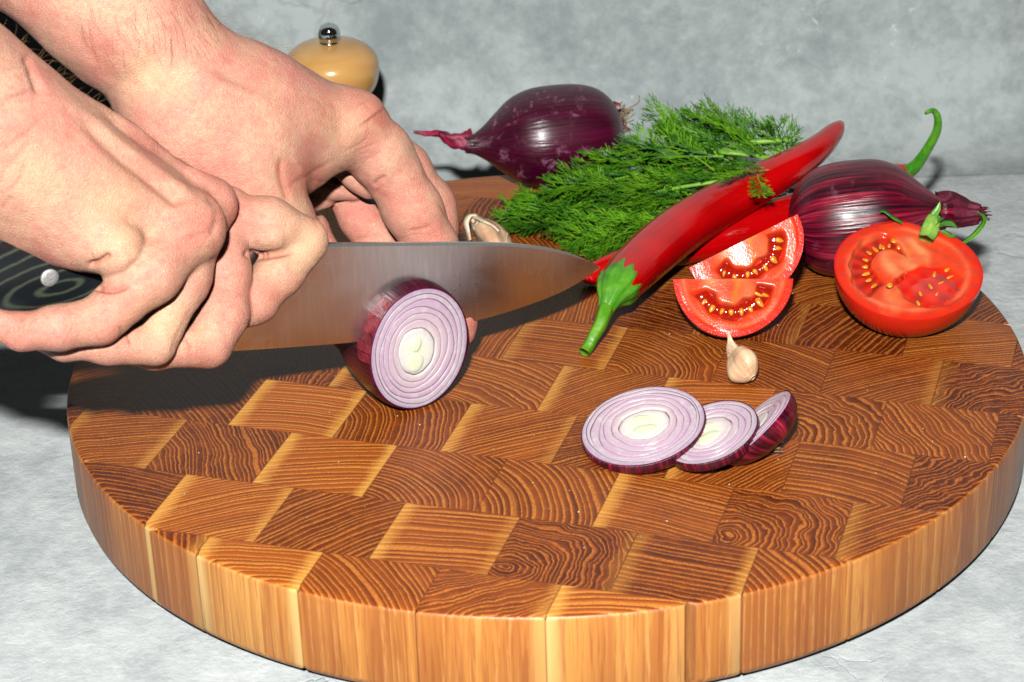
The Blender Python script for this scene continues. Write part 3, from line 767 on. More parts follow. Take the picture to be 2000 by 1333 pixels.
def tomato_quarter(px, py, Rpx, ridge_dir, elev, label, seed, seeds, az=0.0, base=.0):
    """ridge centre at pixel; the visible cut face hangs below the ridge"""
    C, R = rest(px, py, Rpx, base)
    e1 = nrm(ridge_dir)
    # face normal: towards the camera side, elevated
    back = nrm(np.cross((0, 0, 1), e1)) * -1          # horizontal, towards camera
    if back @ np.array([0, -1, 0]) < 0: back = -back
    el = math.radians(elev)
    n1 = nrm(back * math.cos(el) + np.array([0, 0, math.sin(el)])); n1 = nrm(n1 - e1 * (n1 @ e1))
    dn = np.cross(e1, n1)
    if dn[2] > 0: dn = -dn                             # in-face direction pointing down
    inn = -n1
    t = empty('tomato_quarter', (C[0], C[1], base), label, 'tomato', 'tomato quarters')
    # skin: quarter ball between direction dn (face edge) and inn (hidden face edge)
    K, Mx = 28, 60; V = []
    for i in range(K + 1):
        th = math.pi / 2 * i / K
        ddv = dn * math.cos(th) + inn * math.sin(th)
        for j in range(Mx + 1):
            a = math.pi * j / Mx
            k = 1 + .02 * math.sin(3 * a + seed)
            V.append(C + (e1 * math.cos(a) + ddv * math.sin(a) * .98) * R * k)
    V = np.array(V); V[:, 2] = np.maximum(V[:, 2], base + .0003)
    mesh('skin', V, grid_faces(K + 1, Mx + 1), M['tskin'], t)
    # faces as half discs with relief
    for vis, (fn, fd) in enumerate(((n1, dn), (nrm(np.cross(e1, inn)) * (1 if np.cross(e1, inn) @ (-dn) > 0 else -1), inn))):
        nr, na = 54, 100
        X = []; Y = []
        for i in range(nr + 1):
            for j in range(na + 1):
                a = math.pi * j / na; r = i / nr
                X.append(r * math.cos(a)); Y.append(r * math.sin(a))
        X = np.array(X); Y = np.array(Y)
        r = np.hypot(X, Y); an = np.arctan2(Y, X)
        wv = .03 * np.sin(5 * an + seed) + .02 * np.sin(9 * an + 2 * seed)
        loc = smoothstep(.40, .47, r + wv) * (1 - smoothstep(.66, .73, r + wv)) * smoothstep(.16, .26, an) * (1 - smoothstep(2.70, 2.85, an))
        septum = np.exp(-((an - 1.95 - .2 * math.sin(seed)) / .05) ** 2) * 0
        loc = loc * (1 - septum)
        col = lerp(np.tile(cS['per2'], (len(X), 1)), np.tile(cS['per'], (len(X), 1)), smoothstep(.75, .95, r + .04 * np.sin(X * 13 + Y * 9)))
        col = lerp(col, np.tile(lin(240, 130, 84), (len(X), 1)), .45 * np.exp(-((r - .83) / .035) ** 2) * (1 + .5 * wob(np.c_[X, Y, X * 0], 6, seed=4)))
        col = lerp(col, np.tile(cS['skin'], (len(X), 1)), smoothstep(.965, .995, r))
        colc = lerp(np.tile(cS['core'], (len(X), 1)), np.tile(cS['per2'], (len(X), 1)), .5 + .5 * np.clip(wob(np.c_[X, Y, X * 0], 5, seed=2), -1, 1))
        col = lerp(colc, col, smoothstep(.30, .62, r))
        col = lerp(col, np.tile(cS['yel'], (len(X), 1)), .55 * np.exp(-((X - .12 + .3 * Y) / .05) ** 2) * (r < .5))
        fib = .5 + .5 * np.sin(an * 34 + 2 * np.sin(r * 20))
        col = lerp(col, np.tile(cS['per'], (len(X), 1)), .35 * np.clip(wob(np.c_[X, Y, X * 0], 7, seed=3), 0, 1))
        gel = lerp(np.tile(cS['gel'], (len(X), 1)), np.tile(cS['red'], (len(X), 1)), .5 + .5 * np.sin(an * 9 + seed))
        col = lerp(col, gel, loc)
        h = -.0016 * loc + .00012 * np.sin(X * 8 + seed) * (r < .9) + .00025 * (1 - r) * np.sin(5 * X + seed)
        h = h * smoothstep(1.0, .93, r) if False else h * (1 - smoothstep(.93, 1.0, r))
        V = np.array([C + (e1 * X[i] + fd * Y[i] * .98) * R * (1 + .02 * math.sin(3 * an[i] + seed) * r[i]) + fn * h[i] for i in range(len(X))])
        mesh('cut_face', V, grid_faces(nr + 1, na + 1), M['tom'], t, cols=col)
        if vis == 0:
            X2 = []
            # glossy jelly film over the seed chamber
            V = []; cc = []
            for i in range(13):
                for j in range(61):
                    a = .24 + (2.76 - .24) * j / 60; rr_ = .44 + .24 * i / 12
                    sk = math.sin(math.pi * i / 12) * math.sin(math.pi * j / 60) ** .3
                    V.append(C + (e1 * math.cos(a) + fd * math.sin(a) * .98) * R * rr_ + fn * (-.0016 + .0010 * sk + .0002 * math.sin(a * 24) * sk)); cc.append(cS['gel'] * (1.0 + .25 * math.sin(a * 20) ** 2))
            mesh('jelly', V, grid_faces(13, 61), M['gel'], t, cols=np.array(cc))
            L = []
            for (ang, rr_) in seeds:
                a = math.radians(ang); L.append((math.cos(a) * rr_, math.sin(a) * rr_ * .98, ang, rr_ * 0 + .0020 + .0003 * math.sin(ang * 5.1), .0010 + .0002 * math.sin(ang * 3.3), -.0008))
            seeds_on(t, C, e1, fd, fn, R, R, L)
    return t
tomato_quarter(1450, 472, 119, (1, .25, .38), 36, 'tomato quarter tucked behind the other one, against the red pepper', 1.0,
               [(38, .62), (58, .60), (76, .58), (92, .57), (108, .58), (128, .60), (24, .60), (146, .6)], base=.010)
tomato_quarter(1430, 545, 117, (1, -.03, -.02), 38, 'front tomato quarter, its cut face towards us, just behind the garlic clove', 2.2,
               [(26, .62), (42, .60), (60, .60), (76, .58), (92, .59), (108, .60), (124, .61), (140, .62), (30, .50)])

def tomato_half():
    C, R = rest(1772, 548, 142)
    C = D(1772, 532, depth(C)); C[2] = .0200
    C = P(1773, 528, .0215); R = 142 * depth(C) / F
    nn = nrm((.02, -.34, 1.0)); e1 = nrm(np.cross((0, 1, 0), nn)); e2 = np.cross(nn, e1)
    s = math.radians(-4); e1, e2 = e1 * math.cos(s) + e2 * math.sin(s), e2 * math.cos(s) - e1 * math.sin(s)
    R1, R2 = R, R * 1.0
    t = empty('tomato_half', (C[0], C[1], 0), 'halved tomato with green calyx, its cut face up, at the right edge of the board', 'tomato')
    def shape(a): return 1 + .018 * math.cos(2 * a) - .05 * math.exp(-((a - 1.2) / .22) ** 2) + .03 * math.exp(-((a - 1.62) / .25) ** 2) + .012 * math.sin(3 * a + 1)
    K, Mx = 60, 260; V = []
    dm = .0215 / (nn[2]) 
    for i in range(K + 1):
        th = math.pi / 2 * i / K
        for j in range(Mx):
            a = 2 * math.pi * j / Mx
            V.append(C + (e1 * R1 * math.cos(a) + e2 * R2 * math.sin(a)) * shape((a + .6) % (2 * math.pi) - .6) * math.cos(th) ** .85 - nn * dm * math.sin(th) * .97 * (1) )
    V = np.array(V); V[:, 2] = np.maximum(V[:, 2], .0003)
    mesh('skin', V, [tuple(reversed(f)) for f in grid_faces(K + 1, Mx, wrap_v=True)], M['tskin'], t)
    nr, na = 80, 150; X = []; Y = []; SH = []
    for i in range(nr + 1):
        for j in range(na):
            a = 2 * math.pi * j / na; r = i / nr
            X.append(r * math.cos(a)); Y.append(r * math.sin(a)); SH.append(shape((a + .6) % (2 * math.pi) - .6))
    X = np.array(X); Y = np.array(Y); SH = np.array(SH); r = np.hypot(X, Y); an = np.arctan2(Y, X); n = len(X)
    T = lambda c: np.tile(c, (n, 1))
    # locules
    def ell(cx, cy, rx, ry, rot=0):
        c, s_ = math.cos(rot), math.sin(rot); x = X - cx; y = Y - cy
        return np.hypot((x * c + y * s_) / rx, (-x * s_ + y * c) / ry)
    wv = .05 * np.sin(X * 19 + 1) * np.sin(Y * 17) 
    A = ell(-.40, .08, .38, .66, -.15) + wv; lobe = ell(-.22, .06, .27, .36, .2) + wv
    cutband = smoothstep(-.10, .02, (X * .78 - (Y) * .55) + .10)      # right of the band = core
    locA = (1 - smoothstep(.93, 1.03, A)) * smoothstep(.92, 1.05, lobe) * (1 - cutband)
    slit = (1 - smoothstep(.85, 1.0, ell(-.17, -.22, .22, .045, .85)))
    locA = np.maximum(locA, slit)
    B = ell(.30, -.32, .47, .42, .35) + wv
    locB = 1 - smoothstep(.90, 1.04, B)
    col = lerp(T(cS['per2']), T(cS['per']), smoothstep(.72, .96, r + .04 * np.sin(X * 13 + Y * 9)))
    core = (1 - smoothstep(.55, .95, ell(-.02, .25, .42, .60, -.5)))
    core = np.maximum(core, (1 - smoothstep(.6, 1.1, ell(-.18, -.50, .22, .5, -.35))) * .6)
    col = lerp(col, T(cS['core']), core * (.7 + .3 * np.sin(X * 21 + 9 * Y)))
    col = lerp(col, T(cS['yel']), .5 * (1 - smoothstep(.5, 1, ell(-.02, .36, .30, .07, .25))) + .35 * (1 - smoothstep(.5, 1, ell(-.1, -.35, .06, .3, -.6))))
    fib = .5 + .5 * np.sin(an * 60 + 2 * np.sin(r * 20))
    col = lerp(col, T(cS['per']), .22 * fib * (r > .74))
    col = lerp(col, lerp(T(cS['gel']), T(cS['red']), .35 + .35 * np.sin(np.arctan2(Y - .06, X + .22) * 16)), locA)
    col = lerp(col, lerp(T(cS['red']), T(lin(200, 24, 12)), .5 + .5 * np.sin(X * 22) * np.sin(Y * 20)), locB)
    col = lerp(col, T(lin(236, 120, 76)), .5 * np.exp(-((r - .80) / .04) ** 2) * (1 + .5 * wob(np.c_[X, Y, X * 0], 5, seed=4)))
    col = lerp(col, T(lin(200, 40, 20)), .25 * np.clip(wob(np.c_[X, Y, X * 0], 9, seed=6), 0, 1))
    col = lerp(col, T(cS['skin']), smoothstep(.965, .99, r))
    h = -.0019 * locA - .0007 * locB + .0005 * core + .00025 * fib * (r > .74) * (r < .96) + .0002 * np.sin(X * 20) * np.sin(Y * 23)
    h += .0009 * np.exp(-((an - 1.3) / .5) ** 2) * smoothstep(.6, .9, r)
    h *= 1 - smoothstep(.93, 1.0, r)
    V = C + e1 * (R1 * X * SH)[:, None] + e2 * (R2 * Y * SH)[:, None] + nn * h[:, None]
    mesh('cut_face', V, grid_faces(nr + 1, na, wrap_v=True), M['tom'], t, cols=col)
    L = []
    for i in range(11):                       # seeds round the left lobe
        a = math.radians(70 + i * 17.5); L.append((-.22 + .37 * math.cos(a), .06 + .47 * math.sin(a), math.degrees(a), .0019, .0008, -.0013))
    L += [(-.27, -.30, 50, .0020, .0011, -.0003), (-.16, .62, 80, .0019, .0011, -.0004), (-.33, .50, 100, .0017, .0008, -.001), (.0, .56, 60, .0017, .0009, -.0008)]
    for (x, y, q) in ((.14, -.44, 100), (.28, -.30, 95), (.38, -.42, 80), (.46, -.22, 50), (.58, -.10, 40), (.36, -.02, 70), (.54, .05, 30), (.10, -.60, 110)):
        L.append((x, y, q, .0018, .0007, -.0007))
    seeds_on(t, C, e1, e2, nn, R1, R2, L)
    # jelly film on the right locule
    V = []; cc = []
    for i in range(14):
        for j in range(48):
            a = 2 * math.pi * j / 48; q = i / 13
            x = .32 + (.40 * math.cos(.35) * math.cos(a) - .34 * math.sin(.35) * math.sin(a)) * q; y = -.36 + (.40 * math.sin(.35) * math.cos(a) + .34 * math.cos(.35) * math.sin(a)) * q
            V.append(C + e1 * R1 * x + e2 * R2 * y + nn * (-.0009 + .0005 * (1 - q ** 3) * (1 + .3 * math.sin(9 * x) * math.sin(11 * y)))); cc.append(lin(206, 40, 18) * (1 - .2 * q) * (1 + .35 * math.sin(17 * x) * math.sin(15 * y)))
    mesh('jelly', V, grid_faces(14, 48, wrap_v=True), M['gel'], t, cols=np.array(cc))
    # calyx: stub and curled sepals
    ds = depth(C) + .012
    g = lambda x, y, k=0.0: D(x, y, ds + k)
    V, Fc, _, _ = tube([g(1808, 470, -.002), g(1816, 452), g(1822, 432, .001), g(1828, 424, .002)], [.0030, .0034, .0028, .0020], 20, 20, warp=lambda s, a: 1 + .12 * math.sin(6 * a))
    mesh('calyx_stub', V, Fc, mat_plain('calyx_green', hx(84, 140, 50), .4, 0, 500, .4, hx(150, 184, 80), 150, .4), t)
    def sepal(pts, w0, nm='sepal'):
        n_ = 16; A_ = catmull(pts, n_); Vv = []
        T_, N_, B_ = frames(A_)
        for i in range(n_):
            s_ = i / (n_ - 1); ww = w0 * (math.sin(math.pi * min(s_ * .85 + .2, 1.0)) ** .8 + .05)
            for q in (-1, -.5, 0, .5, 1): Vv.append(A_[i] + B_[i] * ww * q + N_[i] * ww * .35 * (abs(q) - .3))
            for q in (.5, -.5): Vv.append(A_[i] + B_[i] * ww * q * 1.6 * .5 + N_[i] * (-.0004))
        return mesh(nm, Vv, grid_faces(n_, 7, wrap_v=True), M['calyx'], t)
    sepal([g(1812, 455), g(1824, 440, -.001), g(1836, 428, -.002), g(1842, 428, 0)], .0020)
    sepal([g(1818, 448), g(1822, 425), g(1832, 408), g(1836, 393)], .0014)
    sepal([g(1824, 446), g(1845, 438, -.002), g(1862, 440, -.003), g(1872, 446, -.002)], .0026)
    sepal([g(1840, 452, .002), g(1856, 462, 0), g(1866, 458, .001)], .0016)
    sepal([g(1880, 476, .003), g(1902, 462, .003), g(1922, 438, .002), g(1922, 424, .002), g(1908, 414, .003)], .0016)
    sepal([g(1762, 436, .003), g(1744, 426, .003), g(1728, 414, .003), g(1718, 414, .002)], .0013)
    return t
tomato_half()

# ------------------------------------------------------------------ peppers
def pepper(pts, label, seed, stem=None, calyx=None, m=48):
    """pts: (px, py, radius px, z)"""
    C = [P(a, b, z) for a, b, r, z in pts]; R = [r * depth(c) / F for c, (a, b, r, z) in zip(C, pts)]
    root = empty('chilli_pepper', (C[0][0], C[0][1], 0), label, 'chilli pepper', 'red chilli peppers')
    V, Fc, S, A_ = tube(C, R, 90, m, warp=lambda s, a: 1 + .035 * math.sin(3 * a + seed + 1.5 * s) + .02 * math.sin(11 * s + 2 * a + seed))
    mesh('pod', V, Fc, M['pepper'], root)
    return root, C, R
p2, C2, R2_ = pepper([(1136, 546, 5, .004), (1150, 538, 18, .0045), (1200, 520, 27, .006), (1300, 490, 36, .0075), (1420, 458, 42, .0085), (1530, 430, 44, .0088), (1640, 395, 40, .009), (1740, 352, 30, .010), (1772, 340, 20, .011)],
                     'long red chilli lying under the big one, its green stem rising behind the striped onion', 1.0)
st = [P(1764, 342, .011), P(1790, 322, .016), P(1812, 290, .024), P(1829, 258, .032), P(1832, 232, .0385), P(1824, 217, .042), P(1812, 219, .0425), P(1808, 222, .0415)]
V, Fc, _, _ = tube(st, [.0034, .0025, .0020, .0018, .0015, .0011, .0008, .0006], 50, 16, warp=lambda s, a: 1 + .08 * math.sin(5 * a))
mesh('stem', V, Fc, M['calyx'], p2)
p1, C1, R1_ = pepper([(1196, 572, 28, .0165), (1208, 560, 41, .0165), (1235, 532, 48, .017), (1275, 494, 50, .018), (1335, 446, 48, .020), (1405, 402, 44, .023), (1480, 361, 40, .027), (1550, 323, 34, .031), (1600, 288, 27, .034), (1630, 258, 19, .036), (1641, 244, 10, .037)],
                     'big glossy red chilli lying across the dill, green stem towards us', 4.0)
# calyx cup with scalloped edge and ribs, then the stem
base = [P(1225, 542, .0170), P(1207, 560, .0168), P(1197, 574, .0160), P(1190, 590, .0145), P(1183, 606, .0125)]
V, Fc, _, _ = tube(base, [.0078, .0080, .0064, .0042, .0030], 30, 60,
                   warp=lambda s, a: (1.0 + .045 * math.sin(7 * a)) * (1 + .05 * math.sin(13 * a + 1) * (1 - s)), cap=False)
T_ = nrm(base[0] - base[1]); V = V.reshape(30, 60, 3)
for j in range(60):
    a = 2 * math.pi * j / 60
    V[0, j] += T_ * (.0016 * math.sin(7 * a + .5) + .0006 * math.sin(15 * a)); V[1, j] += T_ * .0012 * math.sin(7 * a + .5)
mesh('calyx', V.reshape(-1, 3), Fc, M['calyx'], p1)
st = [P(1196, 578, .0155), P(1188, 594, .0140), P(1178, 620, .0115), P(1164, 650, .0075), P(1150, 675, .0038), P(1141, 689, .0022)]
V, Fc, _, _ = tube(st, [.0046, .0034, .0027, .0023, .0022, .0021], 40, 20, warp=lambda s, a: 1 + .07 * math.sin(5 * a) + .05 * math.sin(20 * s + a))
mesh('stem', V, Fc, M['green'], p1)
pepper([(1186, 299, 6, .006), (1205, 297, 14, .0065), (1260, 303, 22, .0075), (1340, 318, 27, .008), (1430, 330, 24, .008), (1500, 335, 15, .008)],
       'red chilli almost hidden beneath the back of the dill beside the purple onion', 2.5)

# ------------------------------------------------------------------ garlic
def clove(px, py, pts, label, seed, name='garlic_clove', pale=.5):
    C = [P(a, b, z) for a, b, r, z in pts]; R = [r * depth(c) / F for c, (a, b, r, z) in zip(C, pts)]
    root = empty(name, (C[2][0], C[2][1], 0), label, 'garlic', 'garlic cloves')
    V, Fc, S, A_ = tube(C, R, 50, 40, warp=lambda s, a: 1 + .13 * math.cos(2 * a + seed) + .14 * math.cos(3 * a + 1) * math.sin(math.pi * min(s * 1.1, 1)) ** .5)
    V[:, 2] = np.maximum(V[:, 2], .0003)
    a_, b_ = lin(232, 206, 168), lin(208, 150, 114)
    st = .5 + .5 * np.sin(A_ * 13 + 2 * np.sin(S * 5)); 
    col = lerp(np.tile(a_, (len(V), 1)), np.tile(b_, (len(V), 1)), st * .45 + .25 * np.sin(A_ * 3 + seed) ** 2)
    col = lerp(col, np.tile(lin(238, 226, 200), (len(V), 1)), smoothstep(.3, .0, S) if False else (1 - smoothstep(.05, .35, S)) * .7)
    mesh('clove_skin', V, Fc, M['garlic'], root, cols=col)
    return root, C, R
g1, Cg, Rg = clove(0, 0, [(1423, 650, 3, .0165), (1426, 664, 5, .0150), (1431, 678, 12, .0115), (1437, 690, 17, .0085), (1446, 706, 28, .0072), (1455, 720, 33, .0062), (1465, 732, 22, .0048), (1471, 739, 6, .0040)],
                   'small garlic clove with papery skin standing before the front tomato quarter', 1.0)
gd = depth(Cg[4]) - Rg[4] * .62
rp = D(1468, 716, gd); V = []
ax_ = nrm(_r * .55 - _u * .15 - _d * .8); q1 = nrm(np.cross(ax_, _u)); q2 = np.cross(ax_, q1)
for i in range(6):
    for j in range(24):
        a = 2 * math.pi * j / 24; r = .0029 * i / 5 * (1 + .12 * math.sin(5 * a) + .07 * math.sin(9 * a))
        V.append(rp + q1 * r * math.cos(a) + q2 * r * math.sin(a) * .8 + ax_ * (.0008 * (1 - (i / 5) ** 3) - (.0010 if i == 5 else 0)))
mesh('root_plate', V, grid_faces(6, 24, wrap_v=True), mat_plain('garlic_root_plate', hx(232, 224, 160), .5, 0, 600, .6, hx(246, 240, 206), 300), g1)
g2, _, _ = clove(0, 0, [(925, 432, 5, .012), (934, 438, 16, .0095), (950, 452, 27, .0075), (966, 470, 28, .0065), (978, 490, 22, .006), (984, 502, 8, .005)],
                 'garlic clove in dry pinkish skin lying behind the knife blade', 2.0)
parts = []
for pts in ([(930, 420, .012), (917, 422, .012), (911, 436, .010), (914, 452, .007), (918, 470, .004)], [(990, 456, .012), (989, 466, .010), (985, 480, .007)], [(930, 424, .013), (945, 432, .014), (962, 440, .013), (975, 452, .011)]):
    C = catmull([P(*q) for q in pts], 14); T_, N_, B_ = frames(C); Vv = []
    for i in range(14):
        ww = .0016 * (1 - .5 * (i / 13))
        Vv += [C[i] - B_[i] * ww, C[i] + B_[i] * ww, C[i] + B_[i] * ww + N_[i] * .0003, C[i] - B_[i] * ww + N_[i] * .0003]
    parts.append((Vv, grid_faces(14, 4, wrap_v=True)))
V, Fc = merge(parts)
mesh('papery_husk', V, Fc, mat_plain('garlic_husk', hx(226, 212, 180), .35, 0, 500, .3, hx(196, 160, 130), 200), g2)

# ------------------------------------------------------------------ dill
def thin(parts, a, b, r0, r1, bend):
    """three-sided tapered blade from a to b"""
    a = np.array(a); b = np.array(b); mid = (a + b) / 2 + bend
    t = nrm(b - a); n1 = nrm(np.cross(t, (.3, .2, 1))); n2 = np.cross(t, n1); V = []
    for p, r in ((a, r0), (mid, r0 * .9), (b, r1)):
        for k in range(3):
            an = k * 2.094; V.append(p + n1 * r * math.cos(an) + n2 * r * math.sin(an))
    f = [(i * 3 + j, i * 3 + (j + 1) % 3, (i + 1) * 3 + (j + 1) % 3, (i + 1) * 3 + j) for i in range(2) for j in range(3)]
    f.append((6, 7, 8)); parts.append((V, f))
def sprig_mesh(seed, L=.055):
    rr = random.Random(seed); parts = []; stem = []
    n = 12
    cx = [np.array([L * i / (n - 1), .004 * math.sin(i * .35 + seed), .004 * math.sin(i * .22 + seed * 2)]) for i in range(n)]
    for i in range(n - 1): thin(stem, cx[i], cx[i + 1], .0006 * (1 - i / n * .6), .0006 * (1 - (i + 1) / n * .6), 0)
    for i in range(1, n):
        for sd in (-1, 1):
            if i == n - 1 and sd == 1: sd = 0
            ln = L * .30 * (math.sin(math.pi * (i / n) ** .8) * .8 + .35) * rr.uniform(.8, 1.2)
            dv = nrm((1.0, sd * rr.uniform(.55, .95), rr.uniform(-.25, .45)))
            b0 = cx[i]; b1 = b0 + dv * ln
            bend = np.array([0, 0, rr.uniform(-.001, .001)])
            thin(parts, b0, b1, .00040, .00026, bend)
            k = 4
            for q in range(1, k + 1):
                p = b0 + (b1 - b0) * q / k
                for s2 in (-1, 1):
                    dd = nrm(dv * 1.0 + np.cross(dv, (0, 0, 1)) * s2 * rr.uniform(.25, .6) + np.array([0, 0, rr.uniform(-.25, .45)]))
                    l2 = ln * rr.uniform(.35, .62) * (1.15 - .5 * q / k)
                    e = p + dd * l2; bd = np.array([rr.uniform(-.0005, .0005)] * 3)
                    thin(parts, p, e, .00041, .00018, bd)
                    if rr.random() < .45:
                        d3 = nrm(dd + np.array([rr.uniform(-.6, .6), rr.uniform(-.6, .6), rr.uniform(-.3, .6)]))
                        thin(parts, p + dd * l2 * .45, p + dd * l2 * .45 + d3 * l2 * .6, .00034, .00015, bd)
    return merge(parts), merge(stem)
dill = empty('dill_bunch', P(1280, 380, 0), 'bunch of feathery green dill heaped across the board under the big red chilli', 'herb')
protos = []
for s in range(6):
    (V, Fc), (Vs, Fs) = sprig_mesh(s + 1, .050 + .006 * (s % 3))
    me = bpy.data.meshes.new('sprig'); me.from_pydata([tuple(v) for v in V.tolist()], [], Fc); me.materials.append(M['dill'] if s % 3 else mat_plain('deep_dill_green', hx(22, 70, 10), .42, 0, 600, .2, hx(66, 120, 24), 60))
    ms = bpy.data.meshes.new('sprig_stem'); ms.from_pydata([tuple(v) for v in Vs.tolist()], [], Fs); ms.materials.append(M['dillstem'])
    protos.append((me, ms))
def put_sprig(parent, p, az, el, roll, sc, k):
    me, ms = protos[k % 6]
    o = bpy.data.objects.new('sprig', me); COL.objects.link(o); o.parent = parent
    R = Matrix.Rotation(az, 4, 'Z') @ Matrix.Rotation(-el, 4, 'Y') @ Matrix.Rotation(roll, 4, 'X')
    off = Vector(p) - parent.location
    o.matrix_basis = Matrix.Translation(off) @ R @ Matrix.Scale(sc, 4)
    s = bpy.data.objects.new('sprig_stem', ms); COL.objects.link(s); s.parent = o
    return o
rr = random.Random(21)
# (pixel of the sprig's foot, height, pixel it points to, height there)
SPR = []
def lay(n, fx, fy, fz, tx, ty, tz, jf=20, jt=30, jz=.003):
    for _ in range(n):
        SPR.append(((fx + rr.uniform(-jf, jf), fy + rr.uniform(-jf, jf) * .5, fz + rr.uniform(-jz, jz)), (tx + rr.uniform(-jt, jt), ty + rr.uniform(-jt, jt) * .6, tz + rr.uniform(-jz, jz))))
lay(3, 1200, 420, .006, 1010, 443, .004, 25, 16)
lay(3, 1200, 390, .010, 1030, 400, .008, 30, 20)
lay(4, 1270, 365, .016, 1090, 365, .014, 30, 22)
lay(4, 1300, 330, .020, 1160, 315, .018, 30, 18)
lay(4, 1260, 420, .010, 1120, 470, .004, 30, 22)
lay(3, 1330, 420, .012, 1160, 485, .004, 25, 18)
lay(4, 1350, 380, .018, 1200, 420, .012, 30, 25)
lay(5, 1400, 350, .022, 1260, 370, .020, 30, 25)
lay(4, 1420, 320, .026, 1250, 290, .024, 30, 22)
lay(4, 1430, 290, .030, 1310, 245, .034, 25, 18)
lay(3, 1470, 292, .030, 1400, 255, .034, 25, 18)
lay(3, 1525, 300, .026, 1460, 262, .030, 15, 18)
lay(3, 1500, 330, .020, 1390, 320, .024, 20, 20)
lay(2, 1400, 380, .016, 1270, 400, .016, 20, 20)
lay(2, 1580, 370, .010, 1480, 385, .012, 15, 20)
lay(2, 1560, 330, .018, 1520, 285, .026, 10, 14)
for i, (a, b) in enumerate(SPR):
    A0 = P(a[0], a[1], max(a[2], .002)); B0 = P(b[0], b[1], max(b[2], .002)); v = B0 - A0
    L = np.linalg.norm(v); me_len = .050 + .006 * ((i % 6) % 3)
    put_sprig(dill, A0, math.atan2(v[1], v[0]), math.asin(v[2] / L), rr.uniform(-.6, .6), float(np.clip(L / me_len, .55, 1.05)), i)
# long bare stalks that run out at the back
for (pp, r) in (([(1400, 300, .030), (1450, 282, .031), (1500, 276, .032), (1546, 274, .033)], .0011), ([(1240, 300, .024), (1330, 296, .028), (1430, 300, .030), (1530, 312, .026)], .0008),
                ([(1200, 400, .010), (1300, 372, .020), (1420, 352, .024), (1560, 330, .020)], .0008)):
    V, Fc, _, _ = tube([P(*q) for q in pp], [r] * 4, 24, 8); mesh('stalk', V, Fc, M['dillstem'], dill)
# small loose sprig on the chilli
ds = empty('dill_sprig', P(1480, 345, .036), 'tiny loose dill sprig lying on top of the big red chilli', 'herb')
put_sprig(ds, P(1500, 330, .0365), math.radians(215), .0, .3, .36, 2)
put_sprig(ds, P(1490, 335, .0365), math.radians(150), .05, .1, .30, 3)
put_sprig(ds, P(1485, 338, .0365), math.radians(260), -.1, .1, .30, 4)
# crumbs of dill
parts = []; rr = random.Random(31)
for k in range(46):
    x, y = ((1821, 862), (1885, 893), (1548, 573), (1130, 1000), (820, 830))[k] if k < 5 else (rr.uniform(300, 1850), rr.uniform(600, 1100))
    p = P(x, y, .0003); q = rr.uniform(.00018, .0005) if k >= 5 else .0006; V = []
    for (a, b, c) in ((1, 0, 0), (-1, 0, 0), (0, 1, 0), (0, -1, 0), (0, 0, .6), (0, 0, -.6)): V.append(p + np.array([a, b, c]) * q * rr.uniform(.5, 1.2))
    parts.append((V, [(0, 2, 4), (2, 1, 4), (1, 3, 4), (3, 0, 4), (2, 0, 5), (1, 2, 5), (3, 1, 5), (0, 3, 5)]))
V, Fc = merge(parts)
cr = mesh('food_crumbs', V, Fc, mat_plain('pale_crumbs', hx(226, 214, 190), .3, 0, 900, .2, hx(190, 150, 110), 90), local=(0, 0, 0)); cr['kind'] = 'stuff'
tag(cr, 'tiny pale food specks scattered over the cutting board', 'crumbs')

# ------------------------------------------------------------------ pepper mill
MY = .222
def on_y(px, py, y): v = ray(px, py); return CAM + v * ((y - CAM[1]) / v[1])
hc = on_y(647, 128, MY); sc_ = depth(hc) / F; x0, hz = hc[0], hc[2]
mill = empty('pepper_mill', (x0, MY, TZ), 'wooden pepper mill with a rounded beech head and chrome knob, behind the hand', 'pepper mill')
def rev(name, prof, mat, m=56, n=50):
    A_ = catmull(prof, n); V = []
    for r, z in A_:
        for j in range(m): V.append((x0 + max(r, 1e-5) * math.cos(2 * math.pi * j / m), MY + max(r, 1e-5) * math.sin(2 * math.pi * j / m), z))
    return mesh(name, V, [f for f in grid_faces(n, m, wrap_v=True)], mat, mill)
hr = 93 * sc_
rev('head', [(0.0008, hz + 49 * sc_), (hr * .35, hz + 47 * sc_), (hr * .7, hz + 38 * sc_), (hr * .94, hz + 18 * sc_), (hr, hz - 8 * sc_), (hr * .93, hz - 40 * sc_), (hr * .72, hz - 66 * sc_), (hr * .55, hz - 76 * sc_), (hr * .52, hz - 82 * sc_)], M['millwood'])
rev('body', [(hr * .6, hz - 82 * sc_), (hr * .82, hz - 86 * sc_), (hr * .85, hz - 110 * sc_), (hr * .62, hz - 170 * sc_), (hr * .58, hz - .06), (hr * .95, TZ + .02), (hr * 1.0, TZ + .002), (hr * .96, TZ)], M['millwood'])
rev('chrome_knob', [(.0005, hz + 84 * sc_), (10 * sc_, hz + 84 * sc_), (18 * sc_, hz + 78 * sc_), (21.5 * sc_, hz + 68 * sc_), (21.5 * sc_, hz + 58 * sc_), (20 * sc_, hz + 52 * sc_), (21.5 * sc_, hz + 48 * sc_), (22 * sc_, hz + 42 * sc_), (20 * sc_, hz + 36 * sc_), (18 * sc_, hz + 34 * sc_)], M['chrome'])

